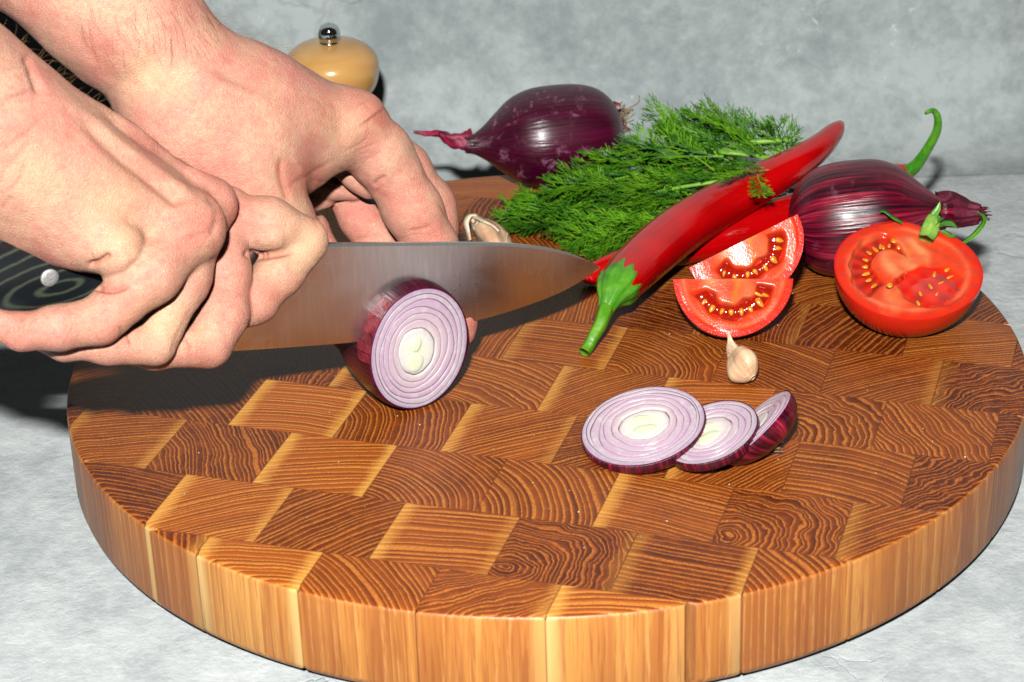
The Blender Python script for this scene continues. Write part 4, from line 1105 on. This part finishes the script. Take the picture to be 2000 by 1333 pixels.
# ------------------------------------------------------------------ knife
K0 = fO - KN * .0062                         # a point of the blade's plane
def KP(px, py, off=0.0):                     # pixel -> blade plane (+ off towards us)
    v = ray(px, py); o = K0 + KN * off
    return CAM + v * (((o - CAM) @ KN) / (v @ KN))
def mat_steel():
    t = NT('brushed_blade_steel'); c = t.coord()
    p = t.sep(c)
    u = t.math('ADD', t.math('MULTIPLY', p[0], KB[0]), t.math('MULTIPLY', p[1], KB[1]))
    br = t.noise(t.comb(t.math('MULTIPLY', u, 2600.0), t.math('MULTIPLY', p[2], 40.0), 0.0), 1, 3, .6)
    br2 = t.noise(t.comb(t.math('MULTIPLY', u, 600.0), t.math('MULTIPLY', p[2], 60.0), 0.0), 1, 3, .6)
    pat = t.noise(c, 16, 4, .6, 1.0)
    col = t.mix(t.mr(br2, .4, .75, 0, .35), hx(206, 208, 206), hx(236, 238, 236))
    return t.set(color=col, metal=1.0, rough=t.math('ADD', .27, t.math('MULTIPLY', t.math('SUBTRACT', pat, .4), .35)), normal=t.bump(t.math('ADD', br, br2), .10, .0002))
knife = empty('chef_knife', KP(100, 540), 'long steel chef knife with a dark layered handle, cutting through the onion', 'knife')
top = catmull([(330, 486), (420, 480), (640, 475), (800, 473.5), (960, 474), (1050, 481), (1110, 494), (1150, 510), (1168, 520), (1171, 523)], 60)
bot = catmull([(330, 690), (420, 688), (560, 679), (700, 668), (830, 648), (930, 627), (1030, 597), (1100, 569), (1150, 539), (1171, 523.5)], 60)
V = []
for i in range(60):
    a, b = KP(*top[i]), KP(*bot[i])
    th = .0010 * (1 - .6 * (i / 59))
    for s in (0, .03, .5, .9, .985):
        p = a * (1 - s) + b * s; tt = th * (.7 if s == 0 else (1 - s * .80))
        if s == .985: tt = .00012
        V.append(p + KN * tt)
    V.append(b)
    for s in (.985, .9, .5, .03, 0):
        p = a * (1 - s) + b * s; tt = th * (.7 if s == 0 else (1 - s * .80))
        if s == .985: tt = .00012
        V.append(p - KN * tt)
Fc = grid_faces(60, 11, wrap_v=True) + [tuple(range(11)), tuple(59 * 11 + j for j in range(11))[::-1]]
bl = mesh('blade', V, Fc, mat_steel(), knife); sharp(bl, 12)
def mat_handle():
    t = NT('layered_micarta'); c = t.coord()
    o = KP(97, 543) - np.array(knife.location)
    d_ = t.vmath('SUBTRACT', c, tuple(o))
    u = t.vmath('DOT_PRODUCT', d_, tuple(KB)); z = t.sep(d_)[2]
    r = t.math('SQRT', t.math('ADD', t.math('POWER', t.math('MULTIPLY', u, .30), 2), t.math('POWER', z, 2)))
    r = t.math('ADD', t.math('MULTIPLY', r, 1.0), t.math('MULTIPLY', t.math('SUBTRACT', t.noise(c, 90, 2), .5), .0016))
    fr = t.math('FRACT', t.math('DIVIDE', r, .0034))
    band = t.math('MULTIPLY', t.mr(fr, .42, .58), t.math('SUBTRACT', 1.0, t.mr(fr, .60, .80)))
    wv = t.math('MULTIPLY', t.math('SINE', t.math('MULTIPLY', u, 9000.0)), t.math('SINE', t.math('MULTIPLY', z, 9000.0)))
    wvm = t.mr(t.math('ADD', wv, t.math('MULTIPLY', t.noise(c, 1400, 2), 1.2)), .2, .9)
    col = t.mix(t.math('MULTIPLY', band, t.math('ADD', .25, t.math('MULTIPLY', wvm, .6))), hx(20, 24, 27), hx(80, 88, 72))
    return t.set(color=col, rough=.38, spec=.4, normal=t.bump(wv, .15, .0002))
ht = catmull([(-330, 440), (-150, 447), (0, 458), (120, 466), (260, 474), (345, 480)], 40)
hb = catmull([(-330, 640), (-150, 618), (0, 610), (120, 604), (260, 600), (345, 606)], 40)
V = []
for i in range(40):
    a, b = KP(*ht[i]), KP(*hb[i]); c = (a + b) / 2; hv = (a - b) / 2; kf = .3 + .7 * min(1, math.sin(math.pi * min(i + 1, 39) / 80) * 3)
    for j in range(28):
        q = 2 * math.pi * j / 28; cx_, sx_ = math.cos(q), math.sin(q)
        V.append(c + hv * (abs(cx_) ** .75) * np.sign(cx_) * (kf ** .3) + KN * .0085 * (abs(sx_) ** .7) * np.sign(sx_) * kf)
mesh('handle', V, grid_faces(40, 28, wrap_v=True) + [tuple(range(28)), tuple(39 * 28 + j for j in range(28))[::-1]], mat_handle(), knife)
for rx, ry in ((97, 543), (-120, 538), (270, 540)):
    c = KP(rx, ry, .0086); rad = 17.5 * depth(c) / F; V = []
    for i, (r, h) in enumerate(((1.0, -.002), (1.0, .0003), (.95, .0004), (.5, .00042), (.001, .00043))):
        for j in range(32): V.append(c + KB * rad * 1.05 * r * math.cos(j * math.pi / 16) + e_up * rad * r * math.sin(j * math.pi / 16) + KN * h)
    mesh('rivet', V, grid_faces(5, 32, wrap_v=True), mat_plain('rivet_steel', hx(198, 198, 200), .5, .85, 1500, .4, hx(222, 222, 224), 60) if 'rivet_steel' not in bpy.data.materials else bpy.data.materials['rivet_steel'], knife)

# ------------------------------------------------------------------ hands (distance fields turned into one continuous mesh each)
def surface_nets(Fd, org, h):
    ins = Fd < 0
    nx, ny, nz = Fd.shape
    c = np.zeros((nx - 1, ny - 1, nz - 1), np.uint8)
    for dx in (0, 1):
        for dy in (0, 1):
            for dz in (0, 1): c += ins[dx:nx - 1 + dx, dy:ny - 1 + dy, dz:nz - 1 + dz]
    act = (c > 0) & (c < 8)
    idx = np.argwhere(act); N = len(idx)
    vid = np.full(act.shape, -1, np.int32); vid[act] = np.arange(N)
    acc = np.zeros((N, 3)); cnt = np.zeros(N)
    cor = [(a, b, d_) for a in (0, 1) for b in (0, 1) for d_ in (0, 1)]
    vals = {k: Fd[idx[:, 0] + k[0], idx[:, 1] + k[1], idx[:, 2] + k[2]] for k in cor}
    for a in cor:
        for ax in range(3):
            if a[ax]: continue
            b = list(a); b[ax] = 1; b = tuple(b)
            va, vb = vals[a], vals[b]; mk = (va < 0) != (vb < 0)
            t = np.where(mk, va / np.where(mk, va - vb, 1), 0)
            for k in range(3):
                acc[:, k] += np.where(mk, a[k] + (t if k == ax else 0), 0)
            cnt += mk
    V = (idx + acc / cnt[:, None]) * h + org
    Fs = []
    for ax in range(3):
        o = [x for x in range(3) if x != ax]
        sl0 = [slice(None)] * 3; sl1 = [slice(None)] * 3; sl0[ax] = slice(0, -1); sl1[ax] = slice(1, None)
        e = ins[tuple(sl0)] != ins[tuple(sl1)]
        pos = np.argwhere(e)
        ok = np.all(pos[:, o] > 0, axis=1) & (pos[:, o[0]] < Fd.shape[o[0]] - 1) & (pos[:, o[1]] < Fd.shape[o[1]] - 1)
        pos = pos[ok]; first = ins[tuple(pos.T)]
        q = []
        for d0, d1 in ((0, 0), (-1, 0), (-1, -1), (0, -1)):
            p = pos.copy(); p[:, o[0]] += d0; p[:, o[1]] += d1; q.append(vid[tuple(p.T)])
        q = np.stack(q, 1)
        flip = ~first if ax != 1 else first
        q[flip] = q[flip][:, ::-1]
        Fs.append(q)
    return V, np.vstack(Fs)

def build_field(chains, h):
    """chains: list of segs; seg = (A, ra, B, rb, k_in, k_out)"""
    P_all = []
    for ch in chains:
        for (A, ra, B, rb, ki, ko) in ch:
            for q, r in ((A, ra), (B, rb)): P_all += [q - r, q + r]
    P_all = np.array(P_all); lo_ = P_all.min(0) - .012; hi = P_all.max(0) + .012
    n = np.ceil((hi - lo_) / h).astype(int) + 1
    Fd = np.full(n, .03, np.float32)
    for ch in chains:
        a = np.array([np.minimum(A - ra, B - rb) for A, ra, B, rb, _, _ in ch]).min(0) - .016
        b = np.array([np.maximum(A + ra, B + rb) for A, ra, B, rb, _, _ in ch]).max(0) + .016
        i0 = np.maximum(((a - lo_) / h).astype(int), 0); i1 = np.minimum(((b - lo_) / h).astype(int) + 1, n)
        X = (lo_[0] + h * np.arange(i0[0], i1[0], dtype=np.float32))[:, None, None].astype(np.float32)
        Y = (lo_[1] + h * np.arange(i0[1], i1[1], dtype=np.float32))[None, :, None].astype(np.float32)
        Z = (lo_[2] + h * np.arange(i0[2], i1[2], dtype=np.float32))[None, None, :].astype(np.float32)
        cd_ = None
        for (A, ra, B, rb, ki, ko) in ch:
            AB = (B - A).astype(np.float32); L2 = float(AB @ AB) + 1e-12
            t = np.clip(((X - A[0]) * AB[0] + (Y - A[1]) * AB[1] + (Z - A[2]) * AB[2]) / L2, 0, 1)
            d_ = np.sqrt((X - A[0] - t * AB[0]) ** 2 + (Y - A[1] - t * AB[1]) ** 2 + (Z - A[2] - t * AB[2]) ** 2) - (ra + (rb - ra) * t)
            kk = (ko[0] + (ko[1] - ko[0]) * t) if isinstance(ko, tuple) else np.full_like(d_, ko)
            if cd_ is None: cd_, ck = d_, kk
            else:
                hh = np.clip(.5 + .5 * (cd_ - d_) / ki, 0, 1)
                ck = ck * (1 - hh) + kk * hh
                cd_ = cd_ * (1 - hh) + d_ * hh - ki * hh * (1 - hh)
        sub = Fd[i0[0]:i1[0], i0[1]:i1[1], i0[2]:i1[2]]
        hh = np.clip(.5 + .5 * (sub - cd_) / ck, 0, 1)
        Fd[i0[0]:i1[0], i0[1]:i1[1], i0[2]:i1[2]] = sub * (1 - hh) + cd_ * hh - ck * hh * (1 - hh)
    return Fd, lo_

def vert_normals(V, Q):
    n = np.zeros_like(V); a = V[Q[:, 2]] - V[Q[:, 0]]; b = V[Q[:, 3]] - V[Q[:, 1]]
    fn = np.cross(a, b)
    for k in range(4): 
        for c in range(3): n[:, c] += np.bincount(Q[:, k], fn[:, c], len(V))
    return n / (np.linalg.norm(n, axis=1)[:, None] + 1e-12)
def laplace(V, Q, it, lam=.5):
    e = np.vstack([Q[:, [0, 1]], Q[:, [1, 2]], Q[:, [2, 3]], Q[:, [3, 0]]])
    deg = np.bincount(e[:, 0], minlength=len(V)) + np.bincount(e[:, 1], minlength=len(V))
    for _ in range(it):
        s = np.zeros_like(V)
        for c in range(3): s[:, c] = np.bincount(e[:, 0], V[e[:, 1], c], len(V)) + np.bincount(e[:, 1], V[e[:, 0], c], len(V))
        V = V * (1 - lam) + lam * s / deg[:, None]
    return V
def subdivide(V, Q):
    e = np.vstack([Q[:, [0, 1]], Q[:, [1, 2]], Q[:, [2, 3]], Q[:, [3, 0]]]); es = np.sort(e, 1)
    key = es[:, 0].astype(np.int64) * len(V) + es[:, 1]
    uq, inv = np.unique(key, return_inverse=True); a = uq // len(V); b = uq % len(V)
    EM = (V[a] + V[b]) / 2; FM = V[Q].mean(1)
    nv, ne, nq = len(V), len(uq), len(Q); inv = inv.reshape(-1)
    e0, e1_, e2_, e3 = (nv + inv[k * nq:(k + 1) * nq] for k in range(4)); f = nv + ne + np.arange(nq)
    Qn = np.vstack([np.stack([Q[:, 0], e0, f, e3], 1), np.stack([e0, Q[:, 1], e1_, f], 1), np.stack([f, e1_, Q[:, 2], e2_], 1), np.stack([e3, f, e2_, Q[:, 3]], 1)])
    Vn = np.vstack([V, EM, FM])
    return laplace(Vn, Qn, 2, .5), Qn
def seg_dist(px, py, line):
    line = catmull(line, 4 * (len(line) - 1) + 1) if len(line) > 2 else np.array(line, float)
    best = np.full(len(px), 1e9); par = np.zeros(len(px)); n_ = len(line) - 1
    for i, ((x0_, y0_), (x1_, y1_)) in enumerate(zip(line[:-1], line[1:])):
        dx, dy = x1_ - x0_, y1_ - y0_; t = np.clip(((px - x0_) * dx + (py - y0_) * dy) / (dx * dx + dy * dy + 1e-9), 0, 1)
        d_ = np.hypot(px - x0_ - t * dx, py - y0_ - t * dy); m_ = d_ < best
        best[m_] = d_[m_]; par[m_] = (i + t[m_]) / n_
    return best, smoothstep(0, .22, par) * (1 - smoothstep(.78, 1.0, par))
def make_hand(name, chains, strokes, reds, pales, parent, h=.0009, label=None):
    Fd, lo_ = build_field(chains, h)
    V, Q = surface_nets(Fd, lo_, h)
    V = laplace(V, Q, 2, .4)
    V, Q = subdivide(V, Q)
    n = vert_normals(V, Q)
    px, py, dd = proj(V)
    vd = V - CAM; cosv = -(vd * n).sum(1) / np.linalg.norm(vd, axis=1); facing = smoothstep(.08, .30, cosv)
    crease = np.zeros(len(V)); disp = np.zeros(len(V))
    disp += wob(V, 160, 1) * .00022 + wob(V, 420, 2) * .00007
    for line, wd, dep_mm in strokes:
        sdist, taper = seg_dist(px, py, line)
        g = np.exp(-(sdist / wd) ** 2) * facing * taper
        disp += g * dep_mm * (.00050 if wd > 6.5 else .00062)
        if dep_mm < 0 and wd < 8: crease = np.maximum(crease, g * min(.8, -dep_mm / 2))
    V = V + n * disp[:, None]
    red = np.zeros(len(V)); pal = np.zeros(len(V))
    for (x, y, r, s) in reds: red = np.maximum(red, s * np.exp(-((px - x) ** 2 + (py - y) ** 2) / r ** 2))
    for (x, y, r, s) in pales: pal = np.maximum(pal, s * np.exp(-((px - x) ** 2 + (py - y) ** 2) / r ** 2))
    o = mesh(name, V, Q, M['skin'], parent, attrs=dict(red=red, pale=pal, crease=crease))
    if label: o['label'] = label
    return o, V, n

def kd(px, py): return depth(KP(px, py))     # depth of the blade plane at a pixel
def hp(px, py, rpx, off_cm, fn):             # pixel point with radius in pixels, off_cm behind the reference depth
    dp = fn(px, py) + off_cm * .01
    return D(px, py, dp), rpx * dp / F
def chain(pts, fn, ki=.004, ko=.002):
    out = []
    Q = [hp(*p, fn) for p in pts]
    for i in range(len(Q) - 1):
        k = ko[i] if isinstance(ko, list) else ko
        out.append((Q[i][0], Q[i][1], Q[i + 1][0], Q[i + 1][1], ki, k))
    return out
person = empty('person', KP(-300, 200), 'person seen only by bare forearms and hands, one gripping the knife, one steadying the onion', 'person')
kref = lambda x, y: kd(min(max(x, -420), 640), 540)
big = .010
front = [
    chain([(-620, -60, 235, 1.0), (-200, 165, 172, .4), (-8, 264, 156, 0.0)], kref, .03, .012),
    chain([(-10, 285, 150, -.2), (90, 345, 128, -.5), (362, 446, 72, -2.2)], kref, .02, .010),      # hand edge to the little knuckle
    chain([(20, 262, 130, 0.0), (170, 322, 88, -.4), (412, 398, 47, -1.2)], kref, .02, .005),
    chain([(40, 240, 100, .3), (220, 330, 56, .1), (446, 400, 35, -.2)], kref, .02, .004),
    chain([(90, 262, 72, 1.2), (300, 362, 38, .8), (455, 420, 42, .5)], kref, .02, .004),
    # little finger
    chain([(362, 448, 70, -2.2), (295, 535, 56, -2.8), (192, 627, 49, -2.4)], kref, .004, [(.006, .0008), .0008]),
    chain([(192, 627, 49, -2.3), (110, 642, 42, -2.0), (42, 648, 36, -1.6), (-60, 618, 30, -1.0), (-110, 600, 26, -.6)], kref, .003, .0006),
    # ring finger
    chain([(412, 398, 46, -1.2), (360, 542, 47, -1.9), (300, 672, 44, -1.75)], kref, .006, [(.004, .001), .0009]),
    chain([(300, 672, 44, -1.75), (210, 674, 38, -1.5), (125, 675, 29, -1.0), (80, 660, 26, -.4)], kref, .003, .0006),
    # middle finger
    chain([(446, 400, 34, -.2), (438, 530, 49, -.95), (431, 612, 51, -1.15), (406, 670, 50, -1.15)], kref, .004, [(.003, .0007), .0006, .0006]),
    chain([(406, 670, 50, -1.15), (300, 684, 38, -1.0), (200, 680, 28, -.4)], kref, .003, .0006),
    chain([(105, 400, 96, -.5), (165, 440, 78, -1.5), (226, 484, 56, -2.6)], kref, .01, [(.012, .006), (.006, .0006)]),   # fleshy edge of the palm
    # index finger, bent double on the side of the blade
    chain([(430, 425, 50, .0), (520, 440, 53, -.9), (600, 463, 40, -1.1)], kref, .004, [.003, .0014]),
    chain([(597, 474, 42, -1.1), (545, 533, 46, -.95), (497, 586, 44, -.9), (455, 610, 40, -.8)], kref, .003, .0010),
]
fst = [
    ([(168, 521), (195, 512), (219, 495)], 6, -2.6), ([(180, 500), (205, 488)], 14, .9), ([(185, 538), (230, 530), (250, 500)], 12, 1.0),
    ([(330, 590), (318, 640)], 18, .6), ([(425, 560), (420, 640)], 20, .7), ([(225, 470), (262, 486), (268, 512)], 12, .5),
    ([(170, 548), (186, 560), (222, 567), (262, 554)], 6, -2.4), ([(262, 554), (300, 540)], 7, -.8), ([(168, 560), (150, 585)], 5, -.4),
    ([(190, 615), (215, 600)], 5, -.35), ([(43, 612), (44, 630), (40, 652)], 4, -.7),
    ([(246, 642), (258, 678)], 4, -.8), ([(236, 636), (240, 662)], 4, -.6),
    ([(360, 655), (372, 672), (376, 690)], 5, -.6),
    ([(470, 492), (500, 499), (530, 498), (585, 488)], 7, -3.4), ([(500, 470), (560, 468)], 16, .9), ([(500, 530), (570, 515)], 14, .6),
    ([(330, 700), (345, 660), (377, 590)], 4, -.3),
    ([(345, 395), (372, 470)], 32, 2.0), ([(425, 395), (438, 430)], 20, .8),
    ([(140, 215), (230, 300), (322, 372), (352, 410)], 14, -3.2), ([(170, 190), (265, 265), (345, 322), (400, 372)], 10, -2.6), ([(400, 372), (425, 420), (410, 470)], 9, -1.4),
    ([(150, 160), (260, 240), (360, 315), (430, 355)], 9, 2.0), ([(120, 190), (240, 285), (330, 350), (390, 390)], 11, 2.2), ([(90, 250), (200, 340), (300, 400), (350, 430)], 22, 1.0), ([(100, 330), (200, 400), (290, 440)], 16, -1.0),
    ([(50, 100), (62, 145), (80, 190)], 9, -2.8), ([(20, 130), (40, 190)], 34, 2.2),
    ([(0, 300), (45, 270), (85, 235)], 8, -.8), ([(0, 345), (40, 300), (70, 262)], 7, -.6), ([(10, 380), (40, 350), (52, 310)], 6, -.5), ([(5, 410), (25, 380)], 6, -.4),
    ([(100, 430), (120, 500)], 10, -.5), ([(255, 520), (300, 500)], 5, -.3),
    ([(610, 425), (624, 450)], 5, -.25), ([(560, 430), (640, 470)], 25, .4),
]
for i in range(9):                            # fine wrinkles over the knuckles
    fst.append(([(300 + i * 12, 400 + i * 6), (318 + i * 11, 430 + i * 5)], 3, -.18))
    fst.append(([(400 + i * 6, 690 + 2 * i), (408 + i * 6, 668 + 2 * i)], 2.5, -.12))
    fst.append(([(115 + i * 12, 612), (120 + i * 12, 665)], 2.5, -.12))
fh, Vf, Nf = make_hand('hand', front, fst,
    [(375, 440, 65, .6), (300, 340, 120, .35), (470, 420, 50, .55), (30, 640, 60, .5), (230, 600, 60, .35), (520, 570, 60, .5), (440, 560, 55, .45), (205, 650, 80, .35), (150, 350, 120, .25), (400, 700, 40, .45)],
    [(600, 480, 60, .5), (530, 520, 40, .25), (210, 400, 70, .4), (240, 470, 50, .45), (320, 620, 60, .45), (60, 330, 60, .35), (390, 650, 30, .3)],
    person, label='nearer hand with bent fingers gripping the knife handle')

# the other hand, behind the blade
bref = lambda x, y: kd(min(max(x, 120), 1000), 400) + .030
BKO = .012
back = [
    chain([(-520, -470, 185, 2.0), (-112, -205, 128, 1.6), (224, 14, 106, 1.2), (348, 142, 112, .8)], bref, .03, .012),
    chain([(345, 150, 116, .8), (490, 220, 104, .4), (692, 246, 56, -.2)], bref, .02, .006),
    chain([(335, 165, 110, .8), (470, 265, 106, .3), (640, 270, 58, -.1)], bref, .02, .006),
    chain([(310, 125, 100, 1.6), (520, 200, 72, 1.8), (705, 245, 48, 1.6)], bref, .02, .006),
    # thumb side
    chain([(380, 260, 120, .2), (470, 330, 86, -.4), (520, 400, 56, -.6), (560, 470, 48, -.4), (590, 540, 40, .0)], bref, .014, [.012, .010, .006, .003]),
    chain([(520, 300, 60, .1), (585, 325, 40, .4), (655, 272, 48, .2)], bref, .01, .008),                # web between thumb and finger
    # index
    chain([(690, 250, 58, .0), (742, 300, 58, -.1), (772, 345, 56, -.1)], bref, .006, [(.012, .004), .003]),
    chain([(772, 345, 56, -.1), (806, 410, 54, -.1), (842, 478, 47, -.1), (880, 560, 42, -.2), (894, 620, 34, -.3), (900, 652, 28, -.3)], bref, .005, .0015),
    # middle finger seen past its edge
    chain([(705, 245, 50, 1.6), (790, 330, 46, 1.5), (838, 400, 46, 1.5), (850, 450, 40, 1.4), (848, 520, 38, 1.2), (820, 600, 34, .8)], bref, .005, [(.008, .002), .0015, .0015, .0015, .0015]),
    # creased fingers in the hollow
    chain([(655, 318, 24, 1.5), (700, 345, 28, 1.3), (722, 366, 24, 1.1)], bref, .004, .0015),
    chain([(600, 352, 20, 3.0), (650, 364, 24, 2.7), (690, 374, 20, 2.4)], bref, .004, .0012),
    chain([(540, 372, 32, 3.8), (590, 390, 27, 3.5), (636, 388, 20, 3.2)], bref, .004, .0012),
    chain([(676, 388, 34, 3.4), (708, 428, 42, 3.0), (742, 478, 41, 2.7), (770, 560, 36, 2.2)], bref, .004, .0012),
    chain([(560, 412, 32, 5.0), (606, 450, 33, 4.8), (628, 495, 32, 4.4), (660, 600, 32, 2.8), (672, 664, 22, 2.0)], bref, .004, .0012),
]
bst = [
    ([(552, 300), (548, 335), (556, 372), (566, 400)], 7, -1.1), ([(556, 372), (600, 344), (660, 309)], 5, -.4),
    ([(565, 300), (590, 330), (602, 345)], 6, .5), ([(545, 270), (600, 285), (650, 300)], 16, -.8),
    ([(665, 300), (700, 285), (725, 268)], 3, -.25), ([(690, 300), (715, 290), (738, 278)], 3, -.25), ([(712, 315), (730, 306), (750, 292)], 3, -.25), ([(700, 305), (728, 296)], 3, -.2),
    ([(728, 365), (742, 352), (756, 346)], 5, -.9), ([(735, 380), (748, 360)], 6, -.4),
    ([(795, 452), (822, 448), (845, 438)], 4, -.6), ([(800, 462), (826, 455)], 3, -.3),
    ([(858, 400), (872, 425)], 3, -.4), ([(690, 470), (720, 465), (750, 460)], 5, -.6),
    ([(655, 325), (690, 345), (712, 372)], 4, -.5), ([(600, 345), (650, 365), (690, 378)], 4, -.4),
    ([(705, 200), (728, 232)], 28, 2.0), ([(250, 60), (400, 150), (560, 200)], 16, .8), ([(260, 120), (390, 200), (480, 260)], 16, -.5),
    ([(170, 20), (240, 110), (300, 190)], 12, .7), ([(120, 30), (180, 110), (240, 180)], 14, -.8), ([(250, 165), (330, 175), (400, 190)], 9, -.3),
    ([(190, 0), (260, 90), (330, 170), (420, 240)], 9, .6), ([(300, 20), (360, 110), (450, 170), (560, 215)], 8, .5), ([(420, 240), (520, 262)], 10, .6),
    ([(400, 130), (520, 180), (680, 205)], 14, -.8), ([(480, 300), (500, 350), (530, 395)], 20, .6), ([(440, 250), (520, 265), (560, 290)], 22, -.9),
]
for i in range(8): bst.append(([(560 + 14 * i, 165 + 5 * i), (575 + 14 * i, 185 + 5 * i)], 3, -.10))
bh, Vb, Nb = make_hand('hand', back, bst,
    [(735, 220, 60, .6), (420, 330, 110, .45), (590, 350, 45, .7), (200, 120, 60, .4), (800, 400, 70, .45), (840, 450, 50, .5), (690, 430, 70, .35), (640, 440, 40, .4), (480, 200, 120, .25), (640, 230, 60, .3), (915, 650, 40, .6), (510, 400, 60, .4)],
    [(290, 150, 50, .5), (330, 165, 40, .4), (670, 240, 50, .3), (590, 400, 30, .3)],
    person, label='farther hand reaching over the board to hold the onion behind the blade')

# hairs
def hairs(V, N, poly_pts, n, seed, dirpx, L, parent_hand, spread=.35, rim=False):
    rr = random.Random(seed); px, py, dd = proj(V); fac = ((V - CAM) * N).sum(1) / np.linalg.norm(V - CAM, axis=1)
    parts = []
    x0_, y0_, x1_, y1_ = poly_pts
    m_ = (px > x0_) & (px < x1_) & (py > y0_) & (py < y1_) & ((fac < -.05) if not rim else (np.abs(fac) < .35))
    ids = np.flatnonzero(m_)
    if len(ids) == 0: return None
    for _ in range(n):
        i = ids[rr.randrange(len(ids))]
        p = V[i]; nn_ = N[i]
        dv = _r * dirpx[0] - _u * dirpx[1]; dv = nrm(dv + _r * rr.uniform(-spread, spread) + _u * rr.uniform(-spread, spread)); dv = nrm(dv - nn_ * (dv @ nn_) + nn_ * (rr.uniform(.35, 1.0) if rim else rr.uniform(.12, .40)))
        l = L * rr.uniform(.5, 1.3); sd = nrm(np.cross(dv, nn_)) * rr.uniform(-.25, .25) * l
        c = [p - nn_ * .0003, p + dv * l * .5 + sd * .4, p + dv * l + sd - nn_ * l * .12]
        v, f, _, _ = tube(c, [.000035, .00003, .00001], 6, 3, cap=False); parts.append((v, f))
    Vv, Fc = merge(parts)
    return mesh('arm_hair', Vv, Fc, M['hair'], parent_hand)
for hh in (hairs(Vb, Nb, (150, 0, 420, 90), 90, 1, (.35, 1), .010, bh), hairs(Vb, Nb, (330, 0, 560, 140), 26, 2, (.8, .1), .008, bh, rim=True),
           hairs(Vf, Nf, (0, 30, 260, 250), 34, 3, (.6, -.5), .005, fh, rim=True), hairs(Vf, Nf, (0, 110, 160, 260), 26, 4, (.7, .7), .004, fh)):
    if hh: hh['kind'] = 'stuff'
